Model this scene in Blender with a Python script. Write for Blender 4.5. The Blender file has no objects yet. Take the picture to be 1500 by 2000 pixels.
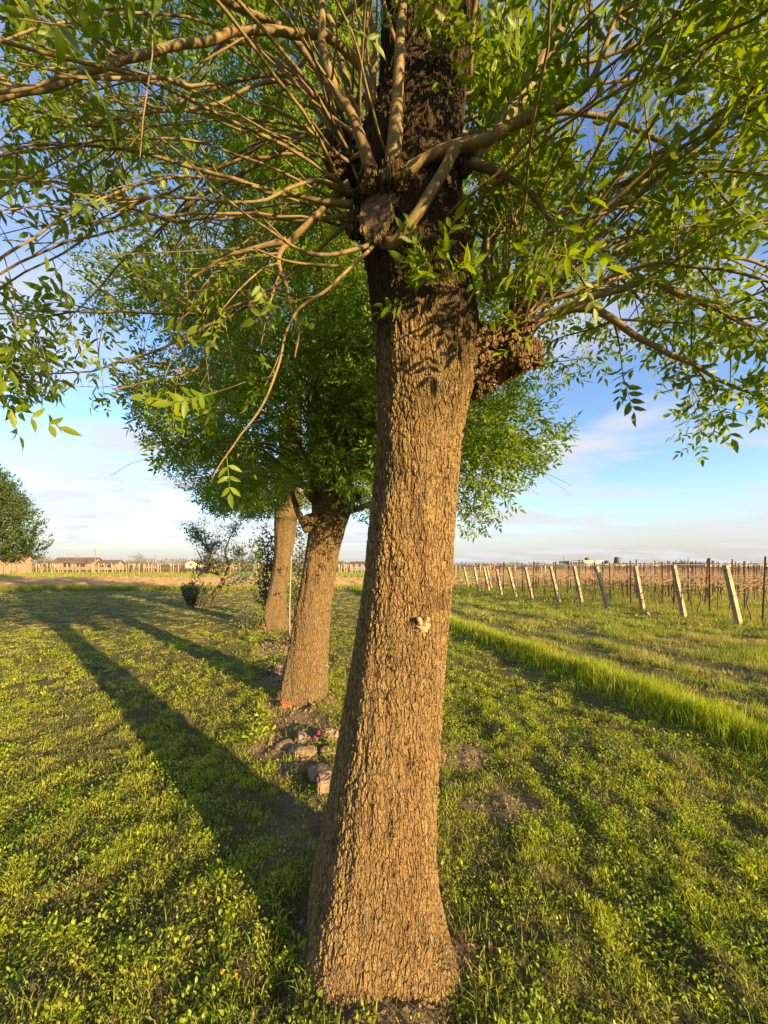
import bpy, math, random
import numpy as np
from mathutils import Vector

# ------------------------------------------------------------------ camera, sky, sun
F = 750.0            # focal length in photo pixels (photo 1500 x 2000)
HOR = 1103.0         # photo row of the horizon
H = 1.6              # eye height
scene = bpy.context.scene
col = scene.collection
cam_d = bpy.data.cameras.new("camera")
cam = bpy.data.objects.new("camera", cam_d)
col.objects.link(cam)
cam.location = (0, 0, H)
cam.rotation_euler = (math.radians(90), 0, 0)
cam_d.sensor_fit = 'VERTICAL'
cam_d.sensor_height = 36.0
cam_d.lens = F / 2000 * 36.0
cam_d.shift_y = (HOR - 1000) / 2000
cam_d.clip_start = 0.05
cam_d.clip_end = 6000
scene.camera = cam
scene.render.resolution_x = 768
scene.render.resolution_y = 1024

SUN_EL, SUN_AZ = 11.0, 134.0
SDIR = Vector((math.cos(math.radians(SUN_EL)) * math.sin(math.radians(SUN_AZ)),
               math.cos(math.radians(SUN_EL)) * math.cos(math.radians(SUN_AZ)),
               math.sin(math.radians(SUN_EL))))
sl = bpy.data.lights.new("sun", 'SUN')
sl.energy = 5.0
sl.angle = math.radians(0.55)
sl.color = (1.0, 0.71, 0.36)
so = bpy.data.objects.new("sun", sl)
so.rotation_euler = SDIR.to_track_quat('Z', 'Y').to_euler()
so.location = (20, -20, 10)
col.objects.link(so)

world = bpy.data.worlds.new("World")
scene.world = world
world.use_nodes = True
wn, wl = world.node_tree.nodes, world.node_tree.links
wn.clear()
wo = wn.new('ShaderNodeOutputWorld')
bg = wn.new('ShaderNodeBackground')
bg.inputs['Strength'].default_value = 0.131
sky = wn.new('ShaderNodeTexSky')
sky.sky_type = 'NISHITA'
sky.sun_disc = False
sky.sun_elevation = math.radians(SUN_EL)
sky.sun_rotation = math.radians(SUN_AZ)
sky.air_density = 1.0
sky.dust_density = 0.6
sky.ozone_density = 2.4
tc = wn.new('ShaderNodeTexCoord')
sep = wn.new('ShaderNodeSeparateXYZ')
wl.new(tc.outputs['Generated'], sep.inputs[0])
def wmath(op, a, b=None, clamp=False):
    n = wn.new('ShaderNodeMath'); n.operation = op; n.use_clamp = clamp
    for i, v in enumerate((a, b)):
        if v is None: continue
        if isinstance(v, (int, float)): n.inputs[i].default_value = v
        else: wl.new(v, n.inputs[i])
    return n.outputs[0]
zz = wmath('ADD', wmath('MAXIMUM', sep.outputs['Z'], 0.0), 0.10)
comb = wn.new('ShaderNodeCombineXYZ')
wl.new(wmath('DIVIDE', sep.outputs['X'], zz), comb.inputs[0])
wl.new(wmath('DIVIDE', sep.outputs['Y'], zz), comb.inputs[1])
mp = wn.new('ShaderNodeMapping')
mp.inputs['Scale'].default_value = (0.55, 1.0, 1.0)
mp.inputs['Rotation'].default_value = (0, 0, math.radians(14))
mp.inputs['Location'].default_value = (0.7, 2.1, 0.0)
wl.new(comb.outputs[0], mp.inputs[0])
nz = wn.new('ShaderNodeTexNoise')
nz.inputs['Scale'].default_value = 1.25
nz.inputs['Detail'].default_value = 9
nz.inputs['Roughness'].default_value = 0.52
nz.inputs['Distortion'].default_value = 0.5
wl.new(mp.outputs[0], nz.inputs['Vector'])
cr = wn.new('ShaderNodeValToRGB')
cr.color_ramp.elements[0].position = 0.45
cr.color_ramp.elements[1].position = 0.60
wl.new(nz.outputs['Fac'], cr.inputs[0])
# thin cloud: mostly low in the sky
low = wn.new('ShaderNodeMapRange')
low.inputs['From Min'].default_value = 0.72; low.inputs['From Max'].default_value = 0.34
low.inputs['To Min'].default_value = 0.40; low.inputs['To Max'].default_value = 0.9
wl.new(sep.outputs['Z'], low.inputs['Value'])
cf = wmath('MULTIPLY', cr.outputs['Color'], low.outputs[0], True)
mixc = wn.new('ShaderNodeMix'); mixc.data_type = 'RGBA'
wl.new(cf, mixc.inputs['Factor'])
hs = wn.new('ShaderNodeHueSaturation')
hs.inputs['Saturation'].default_value = 1.06
hs.inputs['Hue'].default_value = 0.512
wl.new(sky.outputs[0], hs.inputs['Color'])
hz_f = wn.new('ShaderNodeMapRange'); hz_f.interpolation_type = 'SMOOTHSTEP'
hz_f.inputs['From Min'].default_value = 0.20; hz_f.inputs['From Max'].default_value = -0.02
hz_f.inputs['To Min'].default_value = 0.0; hz_f.inputs['To Max'].default_value = 0.92
wl.new(sep.outputs['Z'], hz_f.inputs['Value'])
mixh = wn.new('ShaderNodeMix'); mixh.data_type = 'RGBA'
wl.new(hz_f.outputs[0], mixh.inputs['Factor']); wl.new(hs.outputs[0], mixh.inputs['A'])
mixh.inputs['B'].default_value = (1.72, 1.58, 1.60, 1)
wl.new(mixh.outputs['Result'], mixc.inputs['A'])
mixc.inputs['B'].default_value = (2.12, 2.16, 2.26, 1)
wl.new(mixc.outputs['Result'], bg.inputs['Color'])
wl.new(bg.outputs[0], wo.inputs['Surface'])

scene.view_settings.view_transform = 'Standard'
scene.view_settings.look = 'None'
scene.view_settings.gamma = 1
scene.view_settings.exposure = 1.58
scene.cycles.max_bounces = 6
scene.cycles.diffuse_bounces = 3
scene.cycles.transmission_bounces = 3
scene.cycles.glossy_bounces = 2

# ------------------------------------------------------------------ helpers
rng = np.random.default_rng(7)
random.seed(7)

def P(px, py, Y):
    Y = Y - TRUNK_SHIFT[0]
    return np.array([(px - 750) / F * Y, Y, H - (py - HOR) / F * Y])

TRUNK_SHIFT = [0.0]
def G(px, py):
    Y = H * F / (py - HOR)
    return (px - 750) / F * Y, Y

def proj(p):
    p = np.asarray(p)
    Y = np.maximum(p[..., 1], 1e-3)
    return 750 + F * p[..., 0] / Y, HOR - F * (p[..., 2] - H) / Y

def hash2(ix, iy, seed):
    n = (ix.astype(np.int64) * 374761393 + iy.astype(np.int64) * 668265263 + seed * 1442695041) & 0xffffffff
    n = ((n ^ (n >> 13)) * 1274126177) & 0xffffffff
    return ((n ^ (n >> 16)) & 0xffff) / 65535.0

def vnoise(x, y, seed=0):
    x = np.asarray(x, float); y = np.asarray(y, float)
    ix, iy = np.floor(x), np.floor(y)
    fx, fy = x - ix, y - iy
    fx = fx * fx * (3 - 2 * fx); fy = fy * fy * (3 - 2 * fy)
    a = hash2(ix, iy, seed); b = hash2(ix + 1, iy, seed)
    c = hash2(ix, iy + 1, seed); d = hash2(ix + 1, iy + 1, seed)
    return (a * (1 - fx) + b * fx) * (1 - fy) + (c * (1 - fx) + d * fx) * fy

def fbm(x, y, seed=0, o=3):
    s, a, t = 0, 0.5, 0
    for i in range(o):
        s = s + a * vnoise(x * 2 ** i, y * 2 ** i, seed + i * 17); t += a; a *= 0.5
    return s / t

def sstep(a, b, x):
    t = np.clip((x - a) / (b - a), 0, 1)
    return t * t * (3 - 2 * t)

class MB:
    """collects vertices and faces (tris and quads) with numpy"""
    def __init__(s):
        s.v, s.q, s.t, s.n = [], [], [], 0
    def add(s, v, quads=None, tris=None):
        v = np.asarray(v, float).reshape(-1, 3)
        if quads is not None and len(quads): s.q.append(np.asarray(quads, np.int64).reshape(-1, 4) + s.n)
        if tris is not None and len(tris): s.t.append(np.asarray(tris, np.int64).reshape(-1, 3) + s.n)
        s.v.append(v); s.n += len(v)
    def inst(s, tmpl, quads, tris, pts):
        """pts (N,k,3) already transformed copies of a k-vertex template"""
        N, k = pts.shape[:2]
        off = (np.arange(N) * k)[:, None, None]
        q = (np.asarray(quads)[None] + off).reshape(-1, 4) if quads is not None and len(quads) else None
        t = (np.asarray(tris)[None] + off).reshape(-1, 3) if tris is not None and len(tris) else None
        s.add(pts.reshape(-1, 3), q, t)
    def box(s, lo, hi, M=None):
        x0, y0, z0 = lo; x1, y1, z1 = hi
        v = np.array([[x0,y0,z0],[x1,y0,z0],[x1,y1,z0],[x0,y1,z0],[x0,y0,z1],[x1,y0,z1],[x1,y1,z1],[x0,y1,z1]], float)
        if M is not None: v = v @ M.T
        s.add(v, [[0,3,2,1],[4,5,6,7],[0,1,5,4],[1,2,6,5],[2,3,7,6],[3,0,4,7]])
    def tube(s, pts, rad, seg=8, smooth=1, cap=True):
        pts = np.asarray(pts, float); rad = np.asarray(rad, float)
        if smooth > 1: pts, rad = catmull(pts, rad, smooth)
        v, q = tube_arrays(pts, rad, seg)
        s.add(v, q)
        if cap:
            n = len(pts)
            for ring, c in ((0, pts[0]), (n - 1, pts[-1])):
                base = s.n - n * seg + ring * seg if ring == 0 else None
            # fan caps
            b0 = s.n - n * seg
            s.v.append(np.array([pts[0], pts[-1]])); c0, c1 = s.n, s.n + 1; s.n += 2
            i = np.arange(seg); j = (i + 1) % seg
            s.t.append(np.stack([np.full(seg, c0), b0 + j, b0 + i], 1))
            b1 = b0 + (n - 1) * seg
            s.t.append(np.stack([np.full(seg, c1), b1 + i, b1 + j], 1))
    def build(s, name, mat, parent=None, smooth=True, loc=None):
        me = bpy.data.meshes.new(name)
        v = np.concatenate(s.v) if s.v else np.zeros((0, 3))
        if loc is not None: v = v - np.asarray(loc)[None]
        q = np.concatenate(s.q) if s.q else np.zeros((0, 4), np.int64)
        t = np.concatenate(s.t) if s.t else np.zeros((0, 3), np.int64)
        me.vertices.add(len(v)); me.vertices.foreach_set('co', v.astype(np.float32).ravel())
        nl = q.size + t.size
        me.loops.add(nl)
        me.loops.foreach_set('vertex_index', np.concatenate([q.ravel(), t.ravel()]).astype(np.int32))
        me.polygons.add(len(q) + len(t))
        ls = np.concatenate([np.arange(len(q)) * 4, q.size + np.arange(len(t)) * 3]).astype(np.int32)
        me.polygons.foreach_set('loop_start', ls)
        me.polygons.foreach_set('use_smooth', np.full(len(q) + len(t), smooth))
        me.update(calc_edges=True)
        if mat: me.materials.append(mat)
        o = bpy.data.objects.new(name, me)
        col.objects.link(o)
        if parent is not None: o.parent = parent
        elif loc is not None: o.location = loc
        return o

def catmull(pts, rad, k):
    n = len(pts)
    if n < 3:
        t = np.linspace(0, 1, k + 1)[:, None]
        return pts[0] * (1 - t) + pts[-1] * t, rad[0] * (1 - t[:, 0]) + rad[-1] * t[:, 0]
    e = np.vstack([2 * pts[0] - pts[1], pts, 2 * pts[-1] - pts[-2]])
    out, ro = [], []
    for i in range(n - 1):
        p0, p1, p2, p3 = e[i], e[i + 1], e[i + 2], e[i + 3]
        for t in np.linspace(0, 1, k, endpoint=False):
            out.append(0.5 * (2 * p1 + (p2 - p0) * t + (2 * p0 - 5 * p1 + 4 * p2 - p3) * t * t + (3 * p1 - p0 - 3 * p2 + p3) * t ** 3))
            ro.append(rad[i] * (1 - t) + rad[i + 1] * t)
    out.append(pts[-1]); ro.append(rad[-1])
    return np.array(out), np.array(ro)

def tube_arrays(pts, rad, seg):
    n = len(pts)
    tan = np.gradient(pts, axis=0)
    tan /= np.linalg.norm(tan, axis=1)[:, None] + 1e-9
    up = np.array([0, 0, 1.0]) if abs(tan[0][2]) < 0.9 else np.array([1.0, 0, 0])
    u = np.cross(tan[0], up); u /= np.linalg.norm(u)
    a = np.arange(seg) * 2 * np.pi / seg
    ca, sa = np.cos(a), np.sin(a)
    V = np.empty((n, seg, 3))
    for i in range(n):
        u = u - tan[i] * (u @ tan[i]); u /= np.linalg.norm(u) + 1e-9
        w = np.cross(tan[i], u)
        V[i] = pts[i] + rad[i] * (ca[:, None] * u + sa[:, None] * w)
    i = np.arange(n - 1)[:, None] * seg; j = np.arange(seg)[None]; j2 = (j + 1) % seg
    q = np.stack([i + j, i + j2, i + seg + j2, i + seg + j], -1).reshape(-1, 4)
    return V.reshape(-1, 3), q

def tag(o, label=None, cat=None, group=None, kind=None):
    if label: o['label'] = label
    if cat: o['category'] = cat
    if group: o['group'] = group
    if kind: o['kind'] = kind
    return o

def empty(name, loc, label=None, cat=None, group=None):
    o = bpy.data.objects.new(name, None)
    o.empty_display_size = 0.2
    o.location = loc
    col.objects.link(o)
    return tag(o, label, cat, group)

def copy_tree(o, parent=None):
    c = o.copy(); col.objects.link(c)
    if parent is not None: c.parent = parent
    for ch in list(o.children): copy_tree(ch, c)
    return c

def norm(a):
    a = np.asarray(a, float)
    return a / (np.linalg.norm(a, axis=-1, keepdims=True) + 1e-9)

ORD = ['first', 'second', 'third', 'fourth', 'fifth', 'sixth', 'seventh', 'eighth', 'ninth', 'tenth',
       'eleventh', 'twelfth', 'thirteenth', 'fourteenth', 'fifteenth', 'sixteenth', 'seventeenth', 'eighteenth']

# ------------------------------------------------------------------ materials
class NT:
    def __init__(s, name):
        s.m = bpy.data.materials.new(name); s.m.use_nodes = True
        s.n, s.l = s.m.node_tree.nodes, s.m.node_tree.links
        s.n.clear()
        s.out = s.n.new('ShaderNodeOutputMaterial')
    def new(s, t, **kw):
        n = s.n.new(t)
        for k, v in kw.items(): setattr(n, k, v)
        return n
    def set(s, sock, v):
        if isinstance(v, bpy.types.NodeSocket): s.l.new(v, sock)
        elif isinstance(v, tuple) and sock.type == 'RGBA' and len(v) == 3: sock.default_value = (*v, 1)
        else: sock.default_value = v
    def math(s, op, a, b=0.0, clamp=False):
        n = s.new('ShaderNodeMath', operation=op, use_clamp=clamp)
        s.set(n.inputs[0], a); s.set(n.inputs[1], b)
        return n.outputs[0]
    def mix(s, f, a, b, blend='MIX'):
        n = s.new('ShaderNodeMix', data_type='RGBA', blend_type=blend)
        s.set(n.inputs['Factor'], f); s.set(n.inputs['A'], a); s.set(n.inputs['B'], b)
        return n.outputs['Result']
    def coord(s, which='Object'):
        return s.new('ShaderNodeTexCoord').outputs[which]
    def pos(s):
        return s.new('ShaderNodeNewGeometry').outputs['Position']
    def island(s):
        return s.new('ShaderNodeNewGeometry').outputs['Random Per Island']
    def map(s, v, scale=(1, 1, 1), loc=(0, 0, 0)):
        n = s.new('ShaderNodeMapping'); s.l.new(v, n.inputs[0])
        n.inputs['Scale'].default_value = scale; n.inputs['Location'].default_value = loc
        return n.outputs[0]
    def noise(s, v, scale, detail=4, rough=0.55, dist=0.0):
        n = s.new('ShaderNodeTexNoise'); s.l.new(v, n.inputs['Vector'])
        n.inputs['Scale'].default_value = scale; n.inputs['Detail'].default_value = detail
        n.inputs['Roughness'].default_value = rough; n.inputs['Distortion'].default_value = dist
        return n
    def vor(s, v, scale, feature='F1'):
        n = s.new('ShaderNodeTexVoronoi', feature=feature); s.l.new(v, n.inputs['Vector'])
        n.inputs['Scale'].default_value = scale
        return n
    def rng(s, v, a, b, c=0.0, d=1.0, smooth=False):
        n = s.new('ShaderNodeMapRange')
        if smooth: n.interpolation_type = 'SMOOTHSTEP'
        s.set(n.inputs['Value'], v)
        for k, x in zip(('From Min', 'From Max', 'To Min', 'To Max'), (a, b, c, d)): n.inputs[k].default_value = x
        return n.outputs[0]
    def bump(s, h, strength=0.5, dist=0.02):
        n = s.new('ShaderNodeBump'); s.set(n.inputs['Height'], h)
        n.inputs['Strength'].default_value = strength; n.inputs['Distance'].default_value = dist
        return n.outputs[0]
    def principled(s, color, rough=0.8, normal=None, spec=0.3, metallic=0.0):
        b = s.new('ShaderNodeBsdfPrincipled')
        s.set(b.inputs['Base Color'], color); s.set(b.inputs['Roughness'], rough)
        b.inputs['Specular IOR Level'].default_value = spec; b.inputs['Metallic'].default_value = metallic
        if normal is not None: s.l.new(normal, b.inputs['Normal'])
        s.l.new(b.outputs[0], s.out.inputs['Surface'])
        return b

def leaf_mat(name, cols, trans=0.4, tcol=None, spec=0.35, rough=0.45, patch=1.2):
    """cols: three foliage colours mixed per leaf and by soft patches"""
    t = NT(name)
    r = t.island()
    c = t.mix(t.rng(r, 0.0, 1.0), cols[0], cols[1])
    p = t.noise(t.pos(), patch, 2).outputs['Fac']
    c = t.mix(t.rng(p, 0.48, 0.68, 0, 0.75), c, cols[2])
    b = t.principled(c, rough, spec=spec)
    tr = t.new('ShaderNodeBsdfTranslucent')
    hsv = t.new('ShaderNodeHueSaturation')
    hsv.inputs['Saturation'].default_value = 1.15; hsv.inputs['Value'].default_value = 1.5
    t.l.new(c, hsv.inputs['Color']); t.l.new(hsv.outputs[0], tr.inputs['Color'])
    mx = t.new('ShaderNodeMixShader'); mx.inputs[0].default_value = trans
    t.l.new(b.outputs[0], mx.inputs[1]); t.l.new(tr.outputs[0], mx.inputs[2])
    t.l.new(mx.outputs[0], t.out.inputs['Surface'])
    return t.m

def bark_mat(name, cell, displace, pale, dark, moss, disp_mode, upper=0.0):
    t = NT(name)
    oc = t.coord('Object')
    w = t.noise(oc, 9.0, 3).outputs['Color']
    wa = t.new('ShaderNodeVectorMath', operation='SUBTRACT'); t.l.new(w, wa.inputs[0]); wa.inputs[1].default_value = (0.5, 0.5, 0.5)
    ws = t.new('ShaderNodeVectorMath', operation='SCALE'); t.l.new(wa.outputs[0], ws.inputs[0]); ws.inputs['Scale'].default_value = 0.03
    ad = t.new('ShaderNodeVectorMath', operation='ADD'); t.l.new(oc, ad.inputs[0]); t.l.new(ws.outputs[0], ad.inputs[1])
    v = ad.outputs[0]
    e1 = t.vor(t.map(v, (1, 1, 0.22)), cell, 'DISTANCE_TO_EDGE').outputs['Distance']
    e2 = t.vor(t.map(v, (1, 1, 0.42), (3, 1, 2)), cell * 2.0, 'DISTANCE_TO_EDGE').outputs['Distance']
    r1 = t.rng(e1, 0.0, 0.22, smooth=True)
    r2 = t.rng(e2, 0.0, 0.25, smooth=True)
    fine = t.noise(t.map(oc, (1, 1, 0.5)), cell * 3.2, 5, 0.65).outputs['Fac']
    big = t.noise(t.map(oc, (1, 1, 0.4)), 14, 3).outputs['Fac']
    amp = t.rng(big, 0.3, 0.7, 0.45, 1.3)
    fur = t.noise(t.map(v, (1, 1, 0.07)), cell * 0.42, 3, 0.6).outputs['Fac']
    furrow = t.rng(fur, 0.36, 0.50, smooth=True)
    h = t.math('ADD', t.math('ADD', t.math('MULTIPLY', t.math('MULTIPLY', r1, 0.62), amp), t.math('MULTIPLY', furrow, 0.42)), t.math('ADD', t.math('MULTIPLY', r2, 0.28), t.math('MULTIPLY', fine, 0.38)))
    crack = t.math('MULTIPLY', t.rng(fur, 0.34, 0.46, 0.55, 1.0), t.rng(e1, 0.0, 0.14, 0.22, 1.0))
    crack = t.math('MULTIPLY', crack, t.rng(e2, 0.0, 0.11, 0.5, 1.0))
    pl = t.mix(t.rng(t.noise(oc, 26, 4).outputs['Fac'], 0.35, 0.68), pale, tuple(x * 0.72 for x in pale))
    red = t.rng(t.noise(t.map(oc, (1, 1, 0.35), (5, 2, 1)), 3.4, 3).outputs['Fac'], 0.56, 0.72, 0, 0.45)
    pl = t.mix(red, pl, (pale[0] * 0.80, pale[1] * 0.55, pale[2] * 0.40))
    sep = t.new('ShaderNodeSeparateXYZ'); t.l.new(oc, sep.inputs[0])
    mo = t.math('ADD', t.noise(t.map(oc, (1, 1, 0.5)), 5.0, 5, 0.6).outputs['Fac'], t.rng(sep.outputs['Z'], 1.7, 3.2, 0.0, 0.28))
    pl = t.mix(t.rng(mo, 0.58, 0.74, 0, 0.8), pl, moss)
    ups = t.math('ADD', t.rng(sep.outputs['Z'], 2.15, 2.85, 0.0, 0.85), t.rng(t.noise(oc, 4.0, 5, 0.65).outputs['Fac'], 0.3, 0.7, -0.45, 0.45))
    pl = t.mix(t.rng(ups, 0.25, 0.55, 0.0, upper), pl, (0.045, 0.032, 0.015))  # dark growth high on the trunk, with crown shade also put into the colour
    c = t.mix(crack, dark, pl)
    nrm = t.bump(h, 0.55 if displace else 1.0, 0.006 if displace else 0.02)
    t.principled(c, 0.9, nrm, 0.12)
    if displace:
        d = t.new('ShaderNodeDisplacement'); d.inputs['Scale'].default_value = displace; d.inputs['Midlevel'].default_value = 1.05
        t.l.new(h, d.inputs['Height']); t.l.new(d.outputs[0], t.out.inputs['Displacement'])
        t.m.displacement_method = disp_mode
    return t.m

M = {}
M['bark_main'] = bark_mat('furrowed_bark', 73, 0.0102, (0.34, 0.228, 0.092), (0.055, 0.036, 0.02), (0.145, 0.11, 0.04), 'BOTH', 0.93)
M['bark_old'] = bark_mat('furrowed_bark_dark', 44, 0.016, (0.26, 0.165, 0.08), (0.035, 0.023, 0.013), (0.10, 0.075, 0.03), 'BOTH')
M['bark_mid'] = bark_mat('ash_bark', 50, 0.010, (0.28, 0.195, 0.09), (0.07, 0.045, 0.025), (0.17, 0.135, 0.05), 'BOTH')
def shoot_bark():
    t = NT('smooth_shoot_bark')
    oc = t.pos()
    n1 = t.noise(oc, 30, 4).outputs['Fac']
    c = t.mix(t.rng(n1, 0.35, 0.65), (0.23, 0.165, 0.068), (0.15, 0.11, 0.043))
    c = t.mix(t.rng(t.noise(oc, 7, 3).outputs['Fac'], 0.55, 0.7, 0, 0.6), c, (0.26, 0.145, 0.065))
    c = t.mix(t.rng(t.noise(oc, 190, 2).outputs['Fac'], 0.62, 0.72, 0, 0.5), c, (0.09, 0.06, 0.03))
    t.principled(c, 0.7, t.bump(t.noise(oc, 120, 3).outputs['Fac'], 0.35, 0.004), 0.25)
    return t.m
M['shoot'] = shoot_bark()
M['leaf_main'] = leaf_mat('ash_leaf_young', ((0.14, 0.21, 0.012), (0.21, 0.27, 0.014), (0.10, 0.17, 0.014)), 0.45)
M['leaf_mid'] = leaf_mat('ash_leaf', ((0.12, 0.21, 0.016), (0.20, 0.28, 0.018), (0.09, 0.17, 0.016)), 0.44)
M['leaf_dark'] = leaf_mat('dense_leaf', ((0.045, 0.085, 0.018), (0.07, 0.105, 0.02), (0.09, 0.115, 0.02)), 0.25, patch=0.6)
M['leaf_ivy'] = leaf_mat('evergreen_leaf', ((0.035, 0.07, 0.018), (0.06, 0.095, 0.02), (0.085, 0.12, 0.02)), 0.15, spec=0.5)
M['leaf_grey'] = leaf_mat('grey_green_leaf', ((0.11, 0.15, 0.095), (0.15, 0.18, 0.115), (0.09, 0.125, 0.075)), 0.25)
M['leaf_rose'] = leaf_mat('rosemary_leaf', ((0.085, 0.125, 0.06), (0.12, 0.15, 0.07), (0.07, 0.105, 0.05)), 0.2)
M['leaf_lime'] = leaf_mat('lime_leaf', ((0.16, 0.24, 0.02), (0.20, 0.27, 0.02), (0.12, 0.2, 0.02)), 0.4)
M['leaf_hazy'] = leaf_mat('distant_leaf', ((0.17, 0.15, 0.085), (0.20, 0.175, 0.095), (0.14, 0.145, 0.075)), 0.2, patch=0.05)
M['grass'] = leaf_mat('lawn_blade', ((0.26, 0.31, 0.03), (0.45, 0.45, 0.05), (0.40, 0.41, 0.055)), 0.48, rough=0.5, patch=1.6)
M['rough'] = leaf_mat('rough_blade', ((0.19, 0.25, 0.03), (0.28, 0.30, 0.045), (0.38, 0.30, 0.10)), 0.42, rough=0.5, patch=0.7)
M['tall'] = leaf_mat('tall_blade', ((0.22, 0.28, 0.025), (0.33, 0.36, 0.035), (0.28, 0.31, 0.03)), 0.48, rough=0.45, patch=0.8)
M['weed'] = leaf_mat('weed_leaf', ((0.26, 0.34, 0.02), (0.43, 0.47, 0.03), (0.21, 0.30, 0.018)), 0.46, rough=0.45, patch=2.5)
M['thatch'] = leaf_mat('thatch_blade', ((0.17, 0.19, 0.035), (0.26, 0.22, 0.08), (0.12, 0.17, 0.022)), 0.25, rough=0.7, patch=3)
M['straw'] = leaf_mat('straw_blade', ((0.52, 0.43, 0.15), (0.58, 0.47, 0.20), (0.42, 0.35, 0.12)), 0.35, rough=0.7)

def simple(name, c, rough=0.8, var=0.25, scale=6, bump=0.3, spec=0.25, metallic=0.0, c2=None, bd=0.02):
    t = NT(name)
    oc = t.coord('Object')
    n = t.noise(oc, scale, 5, 0.6).outputs['Fac']
    c2 = c2 or tuple(x * (1 - var * 1.6) for x in c)
    cc = t.mix(t.rng(n, 0.35, 0.68), c, c2)
    t.principled(cc, rough, t.bump(t.noise(oc, scale * 4, 5, 0.65).outputs['Fac'], bump, bd) if bump else None, spec, metallic)
    return t.m
M['concrete'] = simple('weathered_concrete', (0.44, 0.345, 0.21), 0.85, 0.3, 10)
M['rust'] = simple('rusty_metal', (0.17, 0.075, 0.04), 0.8, 0.3, 12, c2=(0.11, 0.06, 0.045))
M['vine'] = simple('vine_wood', (0.20, 0.125, 0.07), 0.9, 0.3, 14)
M['cane'] = simple('vine_cane', (0.36, 0.225, 0.12), 0.7, 0.3, 14)
M['wire'] = simple('wire_metal', (0.35, 0.33, 0.30), 0.5, 0.1, 10, bump=0, metallic=0.6)
M['stone'] = simple('field_stone', (0.36, 0.25, 0.15), 0.9, 0.25, 14, 1.0, c2=(0.22, 0.15, 0.095))
M['stone_grey'] = simple('pale_stone', (0.31, 0.235, 0.16), 0.9, 0.25, 9, 0.8)
M['terracotta'] = simple('terracotta', (0.48, 0.15, 0.06), 0.85, 0.2, 8)
M['crumb'] = simple('earth_crumb', (0.25, 0.175, 0.105), 0.95, 0.2, 4, 0)
M['litter'] = simple('dry_leaf', (0.30, 0.19, 0.10), 0.8, 0.3, 12, 0)
M['plastic'] = simple('black_film', (0.015, 0.015, 0.017), 0.35, 0.1, 5, 0.6, spec=0.5)
M['pink'] = simple('pink_petal', (0.62, 0.03, 0.12), 0.5, 0.15, 20, 0)
M['yellow'] = simple('yellow_petal', (0.75, 0.50, 0.02), 0.6, 0.1, 20, 0)
M['white_fluff'] = simple('pale_fluff', (0.36, 0.34, 0.28), 0.9, 0.1, 20, 0)
M['cutwood'] = simple('cut_wood', (0.27, 0.175, 0.10), 0.9, 0.3, 34, 1.0, c2=(0.09, 0.055, 0.035))
M['knob'] = simple('knob_bark', (0.46, 0.31, 0.17), 0.85, 0.2, 40, 0.6, bd=0.005)
M['hole'] = simple('dark_hollow', (0.03, 0.02, 0.014), 0.95, 0.1, 20, 0)
M['stucco'] = simple('ochre_stucco', (0.36, 0.24, 0.15), 0.9, 0.12, 0.6, 0.1)
M['stucco_pale'] = simple('cream_stucco', (0.58, 0.46, 0.34), 0.9, 0.1, 0.5, 0.1)
M['rooftile'] = simple('brown_roof_tile', (0.17, 0.115, 0.085), 0.9, 0.2, 1.2, 0.3)
M['roofgrey'] = simple('grey_roof', (0.19, 0.17, 0.16), 0.8, 0.2, 1.2, 0.2)
M['window'] = simple('dark_window', (0.05, 0.055, 0.065), 0.2, 0.1, 3, 0, spec=0.5)
M['bluewall'] = simple('blue_grey_cladding', (0.20, 0.24, 0.30), 0.5, 0.1, 0.3, 0.05)
M['darkclad'] = simple('dark_cladding', (0.11, 0.105, 0.11), 0.6, 0.15, 0.4, 0.1)
M['palewall'] = simple('pale_panel', (0.62, 0.51, 0.40), 0.8, 0.08, 0.2, 0.05)
M['polewood'] = simple('pole_wood', (0.24, 0.18, 0.13), 0.9, 0.2, 2)
M['palewood'] = simple('pale_cane', (0.50, 0.42, 0.28), 0.8, 0.15, 12)
M['darkbark'] = simple('plain_bark', (0.20, 0.14, 0.085), 0.9, 0.3, 10, 0.6)
M['yellowbark'] = simple('lichen_bark', (0.27, 0.20, 0.08), 0.9, 0.3, 16, 0.6)

def ground_mat():
    t = NT('ground')
    p = t.pos()
    a = t.new('ShaderNodeAttribute', attribute_name='soil').outputs['Fac']
    n1 = t.noise(p, 1.3, 4).outputs['Fac']; n2 = t.noise(p, 22, 5, 0.65).outputs['Fac']
    g = t.mix(t.rng(n1, 0.35, 0.65), (0.095, 0.10, 0.026), (0.14, 0.13, 0.038))
    g = t.mix(t.rng(n2, 0.45, 0.7), g, (0.12, 0.09, 0.045))
    s = t.mix(t.rng(n2, 0.3, 0.7), (0.28, 0.195, 0.115), (0.17, 0.118, 0.07))
    c = t.mix(t.rng(a, 0.25, 0.6), g, s)
    cl = t.noise(p, 60, 6, 0.7).outputs['Fac']
    t.principled(c, 0.95, t.bump(t.math('ADD', t.math('MULTIPLY', n2, 0.7), t.math('MULTIPLY', cl, 0.4)), 1.0, 0.05), 0.1)
    return t.m
M['ground'] = ground_mat()
def plough_mat():
    t = NT('ploughed_soil')
    p = t.pos()
    n1 = t.noise(t.map(p, (0.6, 2, 1)), 1.2, 5, 0.65).outputs['Fac']
    c = t.mix(t.rng(n1, 0.3, 0.7), (0.52, 0.32, 0.14), (0.42, 0.255, 0.11))
    t.principled(c, 0.95, t.bump(t.noise(p, 9, 4, 0.6).outputs['Fac'], 0.25, 0.03), 0.05)
    return t.m
M['plough'] = plough_mat()

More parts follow.
